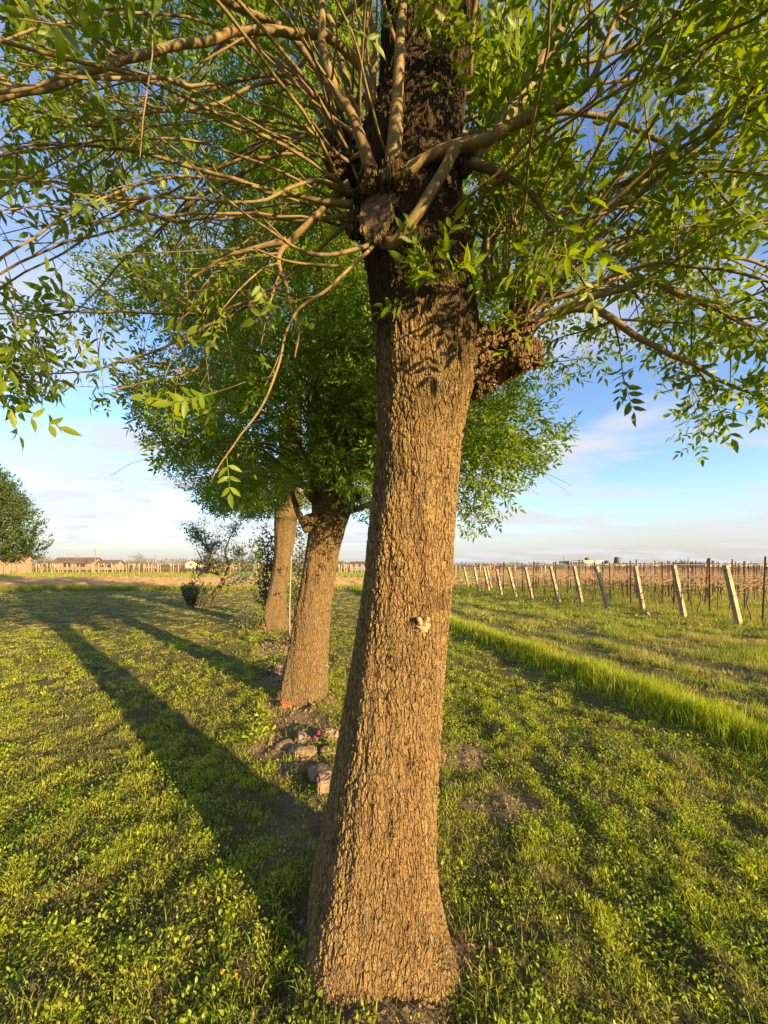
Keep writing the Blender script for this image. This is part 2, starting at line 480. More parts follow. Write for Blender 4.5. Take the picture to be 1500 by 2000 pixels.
# ------------------------------------------------------------------ ground
STRIP = np.array([(3.9, 0.6), (3.45, 3.0), (3.0, 4.9), (1.95, 9.4), (0.85, 14), (-1.6, 24.0)])   # axis of the tall grass strip
def strip_x(y): return np.interp(y, STRIP[:, 1], STRIP[:, 0])

SOIL = [(-0.80, 3.55, 0.42, 0.75, 1.0), (-0.55, 2.35, 0.30, 0.5, 0.5), (-0.95, 4.35, 0.5, 0.45, 0.9), (-1.55, 5.6, 0.35, 0.7, 0.9),
        (-2.1, 7.8, 0.5, 1.2, 0.8), (0.62, 3.3, 0.35, 0.32, 0.75), (0.85, 2.55, 0.40, 0.25, 0.6), (0.0, 1.66, 0.40, 0.42, 1.25), (-0.25, 2.3, 0.3, 0.5, 0.6),
        (-2.8, 9.7, 0.7, 0.6, 0.6), (0.3, 4.2, 0.4, 0.6, 0.35)]
def soil_mask(x, y):
    s = np.zeros_like(np.asarray(x, float))
    for cx, cy, rx, ry, a in SOIL:
        s = np.maximum(s, a * (1 - sstep(0.5, 1.25, np.hypot((x - cx) / rx, (y - cy) / ry))))
    n = fbm(x * 4.5, y * 4.5, 31, 3)
    bare = 0.35 * sstep(0.62, 0.74, fbm(x * 1.7, y * 1.7, 77, 3))
    return np.clip(np.maximum(s * (0.45 + 1.1 * n), bare), 0, 1)

def gz(x, y):
    d = np.hypot(x, y)
    f = 1 / (1 + (d / 60) ** 2)
    z = f * (0.05 * (fbm(x * 0.55, y * 0.55, 3, 2) - 0.5) + 0.07 * (fbm(x * 2.6, y * 2.6, 5, 2) - 0.5) + 0.075 * (fbm(x * 7.5, y * 7.5, 6, 2) - 0.5))
    for cx, cy in ((-0.98, 4.66), (-2.75, 9.85)):
        z = z + 0.05 * np.exp(-((x - cx) ** 2 + (y - cy) ** 2) / 0.18)
    sx = strip_x(y)
    z = z + 0.05 * np.exp(-((x - sx) / 0.5) ** 2) * (y < 30)
    return z

N = 430
u = np.linspace(-1, 1, N)
kx = 7.9
gx = 1.11 * np.sinh(kx * u)
gy = 2.6 + 1.11 * np.sinh(kx * u)
GX, GY = np.meshgrid(gx, gy)
GZ = gz(GX, GY)
gb = MB()
ii = (np.arange(N - 1)[:, None] * N + np.arange(N - 1)[None]).ravel()
gb.add(np.stack([GX, GY, GZ], -1), np.stack([ii, ii + 1, ii + N + 1, ii + N], 1))
ground = gb.build('ground', M['ground'])
at = ground.data.attributes.new('soil', 'FLOAT', 'POINT')
at.data.foreach_set('value', soil_mask(GX, GY).astype(np.float32).ravel())
tag(ground, kind='structure')

# ploughed strip across the field
pb = MB()
px_ = np.arange(-62, 27, 0.13); py_ = np.linspace(27.5, 44.5, 135)
PX, PY = np.meshgrid(px_, py_)
edge = sstep(0, 1.5, np.minimum(np.minimum(PX + 62, 27 - PX), np.minimum(PY - 27.5, 44.5 - PY)))
PZ = 0.0 + edge * (-0.06 + 0.30 * fbm(PX * 1.3, PY * 2.2, 9, 3) + 0.20 * fbm(PX * 2.6, PY * 2.6, 11, 2))
pi_ = (np.arange(len(py_) - 1)[:, None] * len(px_) + np.arange(len(px_) - 1)[None]).ravel()
pb.add(np.stack([PX, PY, PZ], -1), np.stack([pi_, pi_ + 1, pi_ + len(px_) + 1, pi_ + len(px_)], 1))
tag(pb.build('ploughed_field', M['plough']), kind='structure')

# ------------------------------------------------------------------ grass
def frustum_pts(y0, y1, dens, m=1.12, xr=None):
    W = y1 * m + 0.3
    n = int(dens * (y1 - y0) * 2 * W)
    y = rng.uniform(y0, y1, n); x = rng.uniform(-W, W, n)
    k = np.abs(x) < y * m + 0.3
    return x[k], y[k]

def blades(mb, x, y, h, w, lean, far=False, az=None, z=None):
    n = len(x)
    if n == 0: return
    z = gz(x, y) - 0.006 if z is None else z
    a = rng.uniform(0, 2 * np.pi, n) if az is None else az
    f = rng.uniform(0, 2 * np.pi, n)
    root = np.stack([x, y, z], 1)
    d = np.stack([np.cos(a), np.sin(a), np.zeros(n)], 1)
    s = np.stack([np.cos(f), np.sin(f), np.zeros(n)], 1) * (w / 2)[:, None]
    up = np.array([0, 0, 1.0])
    ln = lean[:, None]; hh = h[:, None]
    tip = root + hh * (d * np.sin(ln) + up * np.cos(ln))
    if far:
        pts = np.stack([root - s, root + s, tip], 1)
        mb.inst(None, None, [[0, 1, 2]], pts)
    else:
        mid = root + hh * 0.55 * (d * np.sin(ln * 0.45) + up * np.cos(ln * 0.45))
        pts = np.stack([root - s, root + s, mid + s * 0.85, mid - s * 0.85, tip], 1)
        mb.inst(None, [[0, 1, 2, 3]], [[3, 2, 4]], pts)

TRUNKS = [(-0.02, 1.67, 0.31), (-0.98, 4.66, 0.31), (-2.75, 9.85, 0.34)]
def off_trunk(x, y):
    k = np.ones(len(x), bool)
    for cx, cy, r in TRUNKS: k &= np.hypot(x - cx, y - cy) > r
    return k

def is_lawn(x, y):
    return (x < strip_x(y) - 0.15) & (y < 24 + 0.04 * x)

def lawn_fill():
    g, st = MB(), MB()
    for y0, y1, dens, wmin, far in ((0.75, 2.2, 8500, 0.0042, False), (2.2, 3.6, 6000, 0.005, False), (3.6, 6, 3600, 0.007, False), (6, 10, 2500, 0.011, True),
                                    (10, 16, 1050, 0.019, True), (16, 25.5, 480, 0.034, True)):
        x, y = frustum_pts(y0, y1, dens)
        sm = soil_mask(x, y)
        k = is_lawn(x, y) & off_trunk(x, y) & (rng.random(len(x)) > sm * 1.25 - 0.12)
        cl = fbm(x * 5, y * 5, 41, 3)
        k &= rng.random(len(x)) < (0.18 + 1.1 * sstep(0.34, 0.62, cl)) * (1 - (y < 6) * 0.8 * sstep(0.56, 0.40, fbm(x * 9, y * 9, 43, 2)))
        x, y, cl = x[k], y[k], cl[k]
        big = fbm(x * 1.1, y * 1.1, 51, 2)
        c2 = fbm(x * 9, y * 9, 43, 2)
        h = (0.010 + 0.022 * sstep(0.3, 0.7, cl) + 0.034 * sstep(0.45, 0.72, c2) + 0.012 * sstep(0.5, 0.75, big)) * rng.uniform(0.45, 1.15, len(x))
        # mown lawn on the far left is shorter and striped
        far_l = sstep(3.5, 7, y)
        h *= 1 - 0.25 * far_l
        lean = rng.uniform(0.1, 1.05, len(x))
        w = wmin * rng.uniform(0.7, 1.3, len(x))
        dry = rng.random(len(x)) < 0.03 + 0.55 * sstep(2.8, 7, y) * sstep(0.8, -1.0, x / y * 3) + 0.07 * sstep(0.5, 0.7, fbm(x * 2.2, y * 2.2, 61, 2))
        blades(g, x[~dry], y[~dry], h[~dry], w[~dry], lean[~dry], far)
        blades(st, x[dry], y[dry], h[dry] * 0.8, w[dry] * 0.8, lean[dry] + 0.35, far)
    tag(g.build('lawn_grass', M['grass'], smooth=False), 'short mown green lawn grass around the trees', 'grass', kind='stuff')
    tag(st.build('dry_grass', M['straw'], smooth=False), 'dry straw coloured clippings among the lawn', 'grass', kind='stuff')

    fl = MB()
    for y0, y1, dens in ((0.75, 2.4, 5200), (2.4, 4.2, 2400)):
        x, y = frustum_pts(y0, y1, dens)
        k = is_lawn(x, y) & off_trunk(x, y) & (rng.random(len(x)) > soil_mask(x, y) * 0.75)
        x, y = x[k], y[k]; n = len(x)
        blades(fl, x, y, rng.uniform(0.015, 0.05, n), rng.uniform(0.0025, 0.005, n), rng.uniform(0.9, 1.5, n), z=gz(x, y) + 0.003)
    tag(fl.build('thatch', M['thatch'], smooth=False), 'flattened clippings and creeping blades lying under the lawn', 'grass', kind='stuff')
    # loose tufts of longer grass
    tf = MB()
    n = 150
    ty = 1.2 + 4.9 * rng.random(n) ** 1.4; tx = rng.uniform(-1.1, 1.1, n) * ty
    for x0, y0 in list(zip(tx, ty)) + [(-0.62, 2.12), (-0.5, 2.0), (0.42, 4.4), (-0.55, 4.35), (0.38, 1.42), (-0.42, 1.35), (0.3, 4.5), (-0.35, 4.45), (0.5, 1.55), (-0.25, 1.36), (0.33, 1.42), (-0.36, 1.5), (0.36, 1.7), (-0.4, 1.75), (-0.72, 4.3), (-1.1, 4.28), (-1.35, 4.4), (-2.9, 9.4), (-2.5, 9.4)]:
        if not is_lawn(np.array([x0]), np.array([y0]))[0]: continue
        m = rng.integers(25, 70)
        r = rng.uniform(0.03, 0.14)
        x = x0 + rng.normal(0, r, m); y = y0 + rng.normal(0, r, m)
        k = off_trunk(x, y); x, y = x[k], y[k]; m = len(x)
        blades(tf, x, y, rng.uniform(0.035, 0.105, m), rng.uniform(0.0035, 0.006, m), rng.uniform(0.15, 1.1, m))
    tag(tf.build('grass_tufts', M['rough'], smooth=False), 'longer grass tufts standing above the lawn', 'grass', kind='stuff')
lawn_fill()

def weeds_fill():
    """clover, dandelion and other broad leaved plants in the lawn"""
    w = MB()
    tm = np.array([[0, 0, 0], [0.35, 0.26, 0.12], [0.35, 0, 0.03], [0.35, -0.26, 0.12], [0.75, 0.20, 0.05], [0.75, 0, -0.02], [0.75, -0.20, 0.05], [1, 0, -0.15]])
    q = [[1, 2, 5, 4], [2, 3, 6, 5]]; t = [[0, 2, 1], [0, 3, 2], [4, 5, 7], [5, 6, 7]]
    for y0, y1, dens, sc, per in ((0.75, 2.6, 620, 0.66, 14), (2.6, 4.5, 420, 0.75, 12), (4.5, 9, 150, 1.2, 9)):
        x, y = frustum_pts(y0, y1, dens)
        pat = fbm(x * 1.5, y * 1.5, 91, 3)
        k = is_lawn(x, y) & off_trunk(x, y) & (rng.random(len(x)) < (0.10 + 1.0 * sstep(0.40, 0.60, pat)) * (1.05 - 0.9 * sstep(0.54, 0.40, fbm(x * 9, y * 9, 43, 2)))) & (soil_mask(x, y) < 0.65)
        x, y = x[k], y[k]
        m = len(x)
        cx = np.repeat(x, per); cy = np.repeat(y, per)
        n = len(cx)
        rad = np.repeat(rng.uniform(0.02, 0.075, m), per)
        size = np.repeat(rng.uniform(0.012, 0.032, m), per) * rng.uniform(0.7, 1.3, n) * sc
        a = rng.uniform(0, 2 * np.pi, n); rr = rad * np.sqrt(rng.random(n))
        lx, ly = cx + rr * np.cos(a), cy + rr * np.sin(a)
        lz = gz(lx, ly) + rng.uniform(0.008, 0.05, n) * (0.5 + fbm(lx * 6, ly * 6, 92, 2))
        tilt = rng.uniform(-0.3, 1.25, n)
        az = a + rng.normal(0, 0.5, n)
        d = np.stack([np.cos(az) * np.cos(tilt), np.sin(az) * np.cos(tilt), np.sin(tilt)], 1)
        sd = np.stack([-np.sin(az), np.cos(az), rng.normal(0, 0.35, n)], 1); sd = norm(sd - d * (sd * d).sum(1, keepdims=True))
        nn = np.cross(d, sd)
        P0 = np.stack([lx, ly, lz], 1)
        pts = P0[:, None] + size[:, None, None] * (tm[None, :, 0:1] * d[:, None] + tm[None, :, 1:2] * sd[:, None] + tm[None, :, 2:3] * nn[:, None])
        w.inst(None, q, t, pts)
    tag(w.build('clover_and_weeds', M['weed']), 'broad leaved clover and weeds spread through the lawn', 'weeds', kind='stuff')
weeds_fill()

def rough_fill():
    g, st = MB(), MB()
    for y0, y1, dens, wmin, far in ((2.2, 5, 3000, 0.007, False), (5, 9, 1500, 0.011, True), (9, 16, 700, 0.02, True), (16, 30, 260, 0.04, True)):
        x, y = frustum_pts(y0, y1, dens)
        sx = strip_x(y)
        k = (x > sx + 0.25) & (x < y * 1.12 + 0.3)
        # pale tracks worn along the headland
        trk = np.minimum(np.abs(x - sx - 1.15 - 0.15 * np.sin(y)), np.abs(x - sx - 2.6 - 0.2 * np.sin(y * 0.7)))
        k &= rng.random(len(x)) < 0.25 + 0.75 * sstep(0.10, 0.35, trk)
        x, y, trk = x[k], y[k], trk[k]
        cl = fbm(x * 1.8, y * 1.8, 45, 3)
        vin = sstep(0, 1.5, x - (9.3 - (y - 9.9) * 0.25) + 0.8)
        h = (0.035 + 0.13 * sstep(0.35, 0.7, cl) + 0.10 * vin) * rng.uniform(0.5, 1.3, len(x)) * (0.5 + 0.5 * sstep(0.1, 0.35, trk))
        w = wmin * rng.uniform(0.7, 1.3, len(x))
        lean = rng.uniform(0.1, 0.95, len(x))
        dry = rng.random(len(x)) < 0.12 + 0.3 * (1 - sstep(0.1, 0.3, trk)) + 0.12 * vin
        blades(g, x[~dry], y[~dry], h[~dry], w[~dry], lean[~dry], far)
        blades(st, x[dry], y[dry], h[dry] * 0.9, w[dry] * 0.8, lean[dry] + 0.2, far)
    tag(g.build('headland_grass', M['rough'], smooth=False), 'uneven green grass between the tall strip and the vines', 'grass', kind='stuff')
    tag(st.build('headland_straw', M['straw'], smooth=False), 'pale dry grass along the worn tracks by the vines', 'grass', kind='stuff')
rough_fill()

def tall_fill():
    g = MB()
    for y0, y1, dens, wm in ((1.8, 5, 3800, 0.006), (5, 10, 1900, 0.010), (10, 24, 700, 0.022)):
        n = int((y1 - y0) * 0.95 * dens)
        y = rng.uniform(y0, y1, n); o = rng.normal(0, 0.20, n)
        ds = 1.0
        x = strip_x(y) + np.clip(o, -0.5, 0.55) + 0.12 * (fbm(y * 0.8, y * 0 + 3, 5, 2) - 0.5)
        h = (0.225 - 0.22 * np.abs(o)) * rng.uniform(0.35, 1.25, n) * (0.45 + 1.1 * fbm(x * 2.4, y * 2.4, 8, 3))
        blades(g, x, y, h, wm * rng.uniform(0.7, 1.3, n), rng.uniform(0.03, 0.5, n))
    m = 380
    y = 1.8 + 16 * rng.random(m) ** 1.5; x = strip_x(y) + rng.normal(0, 0.24, m)
    sh = MB(); hh = rng.uniform(0.15, 0.34, m)
    blades(sh, x, y, hh, 0.003 + y * 0.0006, rng.uniform(0.05, 0.45, m))
    tag(sh.build('grass_stalks', M['straw'], smooth=False), 'thin pale seeding stalks poking out of the tall grass strip', 'grass', kind='stuff')
    tag(g.build('tall_grass', M['tall'], smooth=False), 'tall bright green grass strip left unmown along the lawn edge', 'grass', kind='stuff')
    v = MB()
    n = 26000
    x = rng.uniform(-34, 6, n); y = 24.6 + 0.04 * x + np.abs(rng.normal(0, 1.2, n))
    blades(v, x, y, rng.uniform(0.12, 0.40, n), rng.uniform(0.03, 0.06, n), rng.uniform(0.05, 0.6, n), True)
    n = 42000
    x = rng.uniform(-80, 45, n); y = rng.uniform(45, 68, n)
    blades(v, x, y, rng.uniform(0.15, 0.55, n), rng.uniform(0.07, 0.14, n), rng.uniform(0.05, 0.6, n), True, z=np.zeros(n))
    n = 52000
    x = rng.uniform(4, 95, n); y = rng.uniform(26, 88, n)
    k = x > 8.5 - (y - 9.9) * 0.12
    x, y = x[k], y[k]; n = len(x)
    blades(v, x, y, rng.uniform(0.15, 0.5, n), rng.uniform(0.06, 0.14, n), rng.uniform(0.05, 0.6, n), True, z=np.zeros(n))
    tag(v.build('verge_grass', M['rough'], smooth=False), 'unmown grass verges along the ploughed strip and under the vines', 'grass', kind='stuff')
tall_fill()

# ------------------------------------------------------------------ leaves
def leaflet_tmpl(fine):
    if fine:
        return (np.array([[0, 0, 0], [0.3, 0.17, 0.05], [0.3, 0, 0], [0.3, -0.17, 0.05], [0.65, 0.14, 0.02], [0.65, 0, -0.03], [0.65, -0.14, 0.02], [1, 0, -0.12]]),
                [[1, 2, 5, 4], [2, 3, 6, 5]], [[0, 2, 1], [0, 3, 2], [4, 5, 7], [5, 6, 7]])
    return (np.array([[0, 0, 0], [0.42, 0.18, 0.05], [1, 0, -0.08], [0.42, -0.18, 0.05]]), None, [[0, 2, 1], [0, 3, 2]])

def compound_tmpl(fine, seed, pairs=3):
    r = np.random.default_rng(seed)
    tm, q, t = leaflet_tmpl(fine)
    V, Q, T, n = [], [], [], 0
    specs = []
    for i in range(pairs):
        x = 0.32 + 0.58 * i / max(1, pairs - 1) * 0.9
        for s in (-1, 1): specs.append((x + r.normal(0, 0.015), s * math.radians(52 + r.normal(0, 9)), 0.36 * r.uniform(0.8, 1.1)))
    specs.append((0.98, r.normal(0, 0.12), 0.42))
    for x, a, L in specs:
        pitch = r.normal(-0.18, 0.22); roll = r.normal(0, 0.4)
        d = np.array([math.cos(a) * math.cos(pitch), math.sin(a) * math.cos(pitch), math.sin(pitch)])
        s = np.array([-math.sin(a), math.cos(a), math.sin(roll)]); s = norm(s - d * (s @ d))
        nn = np.cross(d, s)
        base = np.array([x, 0, -0.12 * x * x])
        v = base + L * (tm[:, 0:1] * d + tm[:, 1:2] * s + tm[:, 2:3] * nn)
        V.append(v)
        if q: Q.append(np.array(q) + n)
        T.append(np.array(t) + n); n += len(v)
    if fine:
        w = 0.008
        rv = np.array([[0, -w, 0], [0, w, 0], [0.5, w, -0.03], [0.5, -w, -0.03], [1, 0, -0.12]])
        V.append(rv); Q.append(np.array([[0, 1, 2, 3]]) + n); T.append(np.array([[3, 2, 4]]) + n)
    return np.concatenate(V), (np.concatenate(Q) if Q else None), np.concatenate(T)

TM_FINE = [compound_tmpl(True, s, p) for s, p in ((1, 3), (2, 3), (3, 2), (4, 4))]
TM_FAR = [compound_tmpl(False, s, p) for s, p in ((11, 3), (12, 3), (13, 2), (14, 4))]
TM_SINGLE = [(np.array([[0, 0, 0], [0.45, 0.26, 0.05], [1, 0, -0.08], [0.45, -0.26, 0.05]]), None, np.array([[0, 2, 1], [0, 3, 2]]))]

def place_leaves(mb, pos, d, size, tmpls, upj=0.55):
    n = len(pos)
    if n == 0: return
    d = norm(d)
    up = np.array([0, 0, 1.0]) + rng.normal(0, upj, (n, 3))
    nn = norm(up - d * (up * d).sum(1, keepdims=True))
    s = np.cross(nn, d)
    which = rng.integers(0, len(tmpls), n)
    for w, (tv, q, t) in enumerate(tmpls):
        k = which == w
        if not k.any(): continue
        pts = pos[k][:, None] + size[k][:, None, None] * (tv[None, :, 0:1] * d[k][:, None] + tv[None, :, 1:2] * s[k][:, None] + tv[None, :, 2:3] * nn[k][:, None])
        mb.inst(None, q, t, pts)

def grow(p0, d0, L, steps, droop, outward=None, jit=0.06, r=rng):
    pts = [np.array(p0, float)]; d = norm(np.array(d0, float)); st = L / steps
    for i in range(steps):
        d = d + r.normal(0, jit, 3) + np.array([0, 0, -droop]) * st
        if outward is not None: d = d + outward * 0.10 * st
        d = norm(d)
        pts.append(pts[-1] + d * st)
    return np.array(pts)

def leaf_nodes(pts, start, spacing, out, jitter=0.0):
    """opposite leaf pairs along a polyline, appended to out (pos, dir)"""
    seg = np.linalg.norm(np.diff(pts, axis=0), axis=1)
    cum = np.concatenate([[0], np.cumsum(seg)]); tot = cum[-1]
    s = np.arange(start * tot, tot + 1e-6, spacing)
    if len(s) == 0: return
    pos = np.stack([np.interp(s, cum, pts[:, i]) for i in range(3)], 1)
    tan = np.stack([np.interp(s, cum[:-1] + seg / 2, np.diff(pts[:, i]) / seg) for i in range(3)], 1); tan = norm(tan)
    a = rng.uniform(0, np.pi, len(s))
    rv = norm(np.cross(tan, np.array([0, 0, 1.0]) + rng.normal(0, 0.5, (len(s), 3))))
    for sg in (1, -1):
        d = tan * 0.55 + sg * rv * 0.8 + np.array([0, 0, 0.10]) + rng.normal(0, 0.22, (len(s), 3))
        out.append((pos, d))
    out.append((pos[-1:], tan[-1:] + rng.normal(0, 0.1, (1, 3))))

def twigs_for(pts, rads, n, r_out, leaves, spacing, lo=0.3, lmin=0.2, lmax=0.55, droop=0.5, keep=None):
    for _ in range(n):
        t = rng.uniform(lo, 0.97) * (len(pts) - 1)
        i = int(t); f = t - i
        p = pts[i] * (1 - f) + pts[min(i + 1, len(pts) - 1)] * f
        tan = norm(pts[min(i + 1, len(pts) - 1)] - pts[i])
        d = tan * 0.9 + rng.normal(0, 0.55, 3) + np.array([0, 0, 0.1])
        L = rng.uniform(lmin, lmax)
        tw = grow(p, d, L, 4, droop, jit=0.10)
        if keep is not None and not keep(tw).all(): continue
        r0 = min(rads[i] * 0.6, 0.005)
        r_out.append((tw, np.linspace(r0, 0.0013, len(tw))))
        leaf_nodes(tw, 0.25, spacing, leaves)

# ------------------------------------------------------------------ trunks
def make_trunk(profile, Yax, name, mat, parent, base, seg, rings, ztop_pts, lobes, flute, seed, twist=0.0, shrink=0.97):
    """profile rows (photo row, left, right edge) read at the trunk's own distance"""
    z = np.array([H - (p - HOR) / F * Yax for p, l, r in profile])
    cx = np.array([((l + r) / 2 - 750) / F * Yax for p, l, r in profile])
    rr = np.array([(r - l) / 2 / F * Yax for p, l, r in profile])
    o = np.argsort(z); z, cx, rr = z[o], cx[o], rr[o]
    for zt, xt, rt in ztop_pts:
        z = np.append(z, zt); cx = np.append(cx, xt); rr = np.append(rr, rt)
    z = np.insert(z, 0, -0.14); cx = np.insert(cx, 0, cx[0]); rr = np.insert(rr, 0, rr[0] * 1.05)
    zs = np.linspace(-0.14, z[-1], rings)
    # smooth interpolation
    def sm(v):
        w = np.interp(zs, z, v); k = max(3, rings // 45) | 1
        pad = np.pad(w, k // 2, mode='edge')
        return np.convolve(pad, np.ones(k) / k, 'valid')
    C, R = sm(cx), sm(rr) * shrink
    th = np.arange(seg) * 2 * np.pi / seg
    ZZ, TH = np.meshgrid(zs, th, indexing='ij')
    RR = R[:, None] * np.ones_like(TH)
    for ang, amp, zf, wd in lobes:
        dd = np.angle(np.exp(1j * (TH - ang)))
        RR = RR + amp * np.exp(-np.maximum(ZZ, 0) / zf) * np.exp(-(dd / wd) ** 2)
    tt = TH + twist * ZZ
    per = lambda k, s: vnoise(np.cos(tt) * k + 10, np.sin(tt) * k + 10 + ZZ * 0.5, seed + s) - 0.5
    RR = RR * (1 + flute * (per(2.2, 0) * 1.2 + per(5, 1) * 0.6)) + 0.012 * (vnoise(np.cos(TH) * 4 + ZZ * 3, np.sin(TH) * 4 + ZZ * 1.7, seed + 3) - 0.5)
    yc = Yax
    V = np.stack([C[:, None] + RR * np.cos(TH), yc + RR * np.sin(TH), ZZ], -1)
    mb = MB()
    i = np.arange(rings - 1)[:, None] * seg; j = np.arange(seg)[None]; j2 = (j + 1) % seg
    mb.add(V, np.stack([i + j, i + j2, i + seg + j2, i + seg + j], -1).reshape(-1, 4))
    ob = mb.build(name, mat, parent, loc=base)
    return ob, (lambda zq: (np.interp(zq, zs, C), np.interp(zq, zs, R)))

# ---- nearest tree
Y1 = 1.67
base1 = np.array([-0.02, Y1, 0.0])
tree1 = empty('ash_tree', base1, 'nearest pollarded ash tree with thick furrowed trunk and arching leafy shoots', 'tree', 'ash trees in a row')
prof1 = [(1800, 611, 866), (1766, 606, 862), (1700, 616, 852), (1600, 636, 851), (1550, 644, 852), (1480, 655, 857), (1400, 667, 862), (1300, 684, 869), (1200, 700, 878),
         (1100, 712, 885), (1000, 722, 891), (900, 731, 900), (830, 734, 909), (780, 732, 920), (740, 731, 935), (700, 732, 940), (650, 728, 938), (600, 721, 930),
         (550, 715, 922), (500, 706, 906), (450, 694, 902), (400, 688, 905), (350, 686, 905), (300, 694, 902), (250, 716, 906), (200, 738, 912), (100, 742, 925), (0, 744, 938)]
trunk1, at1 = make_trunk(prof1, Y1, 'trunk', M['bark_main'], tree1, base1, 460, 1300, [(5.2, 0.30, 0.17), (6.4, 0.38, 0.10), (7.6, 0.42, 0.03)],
                         [(math.radians(-42), 0.125, 0.15, 0.42), (math.radians(-135), 0.06, 0.20, 0.40), (math.radians(-95), 0.05, 0.12, 0.5), (math.radians(165), 0.03, 0.5, 0.35), (math.radians(60), 0.06, 0.2, 0.4)],
                         0.045, 101)

TRUNK_SHIFT[0] = 0.042      # the limbs and shoots follow the trunk's own distance
# pollard limb on the right with its swollen end
mb = MB()
lp = np.array([P(835, 720, 1.73), P(925, 708, 1.72), P(975, 690, 1.71), P(1005, 672, 1.70), P(1030, 660, 1.70)])
lr = np.array([0.12, 0.145, 0.118, 0.122, 0.06])
lp, lr = catmull(lp, lr, 22)
v, q = tube_arrays(lp, lr, 150)
vv = v.reshape(len(lp), 150, 3); c = lp[:, None]
nb = 1 + 0.22 * (vnoise(vv[..., 0] * 22 + vv[..., 1] * 15, vv[..., 2] * 24, 5) - 0.5) + 0.16 * (vnoise(vv[..., 0] * 55, vv[..., 2] * 55 + vv[..., 1] * 50, 6) - 0.5)
vv = c + (vv - c) * nb[..., None]
mb.add(vv.reshape(-1, 3), q)
mb.add(vv[-1].mean(0)[None] + np.array([[0.01, 0, 0]]))
last = mb.n - 1; b0 = (len(lp) - 1) * 150
mb.t.append(np.stack([np.full(150, last), b0 + np.arange(150), b0 + (np.arange(150) + 1) % 150], 1))
mb.build('pollard_limb', M['bark_old'], tree1, loc=base1)

# small swellings where shoots leave the wood
def lump(mb, c, r, seed, sc=(1, 1, 1), nu=26, nv=18, amp=0.35, fr=14):
    uu, vv = np.meshgrid(np.linspace(0, 2 * np.pi, nu, endpoint=False), np.linspace(0.02, np.pi - 0.02, nv), indexing='ij')
    d = np.stack([np.cos(uu) * np.sin(vv), np.sin(uu) * np.sin(vv), np.cos(vv)], -1)
    p = d * r * np.array(sc)
    n = 1 + amp * (vnoise(d[..., 0] * 3 + d[..., 1] * 2.3 + seed, d[..., 2] * 3.2 - d[..., 1] * 1.4, seed) - 0.5) + amp * 0.6 * (vnoise(d[..., 0] * 7 + seed, d[..., 2] * 7 + d[..., 1] * 6, seed + 1) - 0.5)
    p = p * n[..., None] + np.asarray(c)
    i = np.arange(nu)[:, None] * nv; i2 = ((np.arange(nu) + 1) % nu)[:, None] * nv; j = np.arange(nv - 1)[None]
    mb.add(p.reshape(-1, 3), np.stack([i + j, i + j + 1, i2 + j + 1, i2 + j], -1).reshape(-1, 4))

mb = MB()
for px, py, Y, r, s in ((725, 360, 1.52, 0.055, 1), (768, 355, 1.49, 0.06, 2), (668, 330, 1.66, 0.075, 3), (655, 285, 1.70, 0.06, 4), (905, 305, 1.58, 0.06, 5), (1020, 645, 1.62, 0.05, 6),
                        (1010, 690, 1.62, 0.07, 8), (1035, 690, 1.70, 0.06, 9), (905, 470, 1.60, 0.04, 10), (1015, 610, 1.72, 0.06, 11), (700, 440, 1.62, 0.05, 12), (850, 320, 1.52, 0.05, 13)):
    mb = MB(); lump(mb, P(px, py, Y), r, s); mb.build('burr', M['bark_old'], tree1, loc=base1)

# pruning scar: healed rim and weathered cut face
mb = MB(); c0 = P(737, 418, 1.505)
nrm = norm(np.array([-0.45, -0.88, 0.12])); sx_ = norm(np.cross(np.array([0, 0, 1.0]), nrm)); up_ = np.cross(nrm, sx_)
ra = np.linspace(0, 2 * np.pi, 40, endpoint=False)
ringp = np.array([c0 + sx_ * 0.066 * math.cos(a) * (1 + 0.1 * math.sin(3 * a)) + up_ * 0.105 * math.sin(a) for a in ra])
ringp = np.vstack([ringp, ringp[:1]])
v, q = tube_arrays(ringp, np.full(41, 0.015) * (1 + 0.3 * np.sin(np.arange(41) * 1.7)), 12)
mb.add(v, q)
scar = mb.build('pruning_scar', M['bark_mid'], tree1, loc=base1)
mb = MB()
rr_ = np.linspace(0, 1, 10)
dv = []
for r in rr_:
    for a in ra:
        dv.append(c0 + nrm * (0.004 + 0.012 * vnoise(np.array([r * 6 * math.cos(a)]), np.array([r * 6 * math.sin(a)]), 3)[0]) + r * (sx_ * 0.064 * math.cos(a) + up_ * 0.103 * math.sin(a)))
i = np.arange(9)[:, None] * 40; j = np.arange(40)[None]; j2 = (j + 1) % 40
mb.add(dv, np.stack([i + j, i + j2, i + 40 + j2, i + 40 + j], -1).reshape(-1, 4))
mb.build('cut_face', M['cutwood'], scar, loc=base1)

TRUNK_SHIFT[0] = 0.0
# snag with a little hollow on the front, and two side knobs
def on_front(px, py, out=0.0):
    z = H - (py - HOR) / F * 1.5
    for _ in range(4):
        cxx, R = at1(z)
        Y = 1.5
        for _ in range(6):
            x = (px - 750) / F * Y
            Y = Y1 - math.sqrt(max(1e-4, R * R - (x - cxx) ** 2))
        z = H - (py - HOR) / F * Y
    return np.array([(px - 750) / F * Y, Y - out, z])
mb = MB()
c1 = on_front(824, 1218)
lump(mb, c1 + np.array([0, 0.006, -0.008]), 0.030, 3, (1, 0.9, 0.95))
for dx, dz, L in ((0.016, 0.006, 0.020), (-0.014, 0.008, 0.012)):
    mb.tube([c1 + np.array([dx * 0.4, -0.012, 0.002]), c1 + np.array([dx, -0.026, dz + 0.012]), c1 + np.array([dx * 1.4, -0.034, dz + L])], [0.013, 0.010, 0.007], 10, 4)
knob = mb.build('twig_snag', M['knob'], tree1, loc=base1)
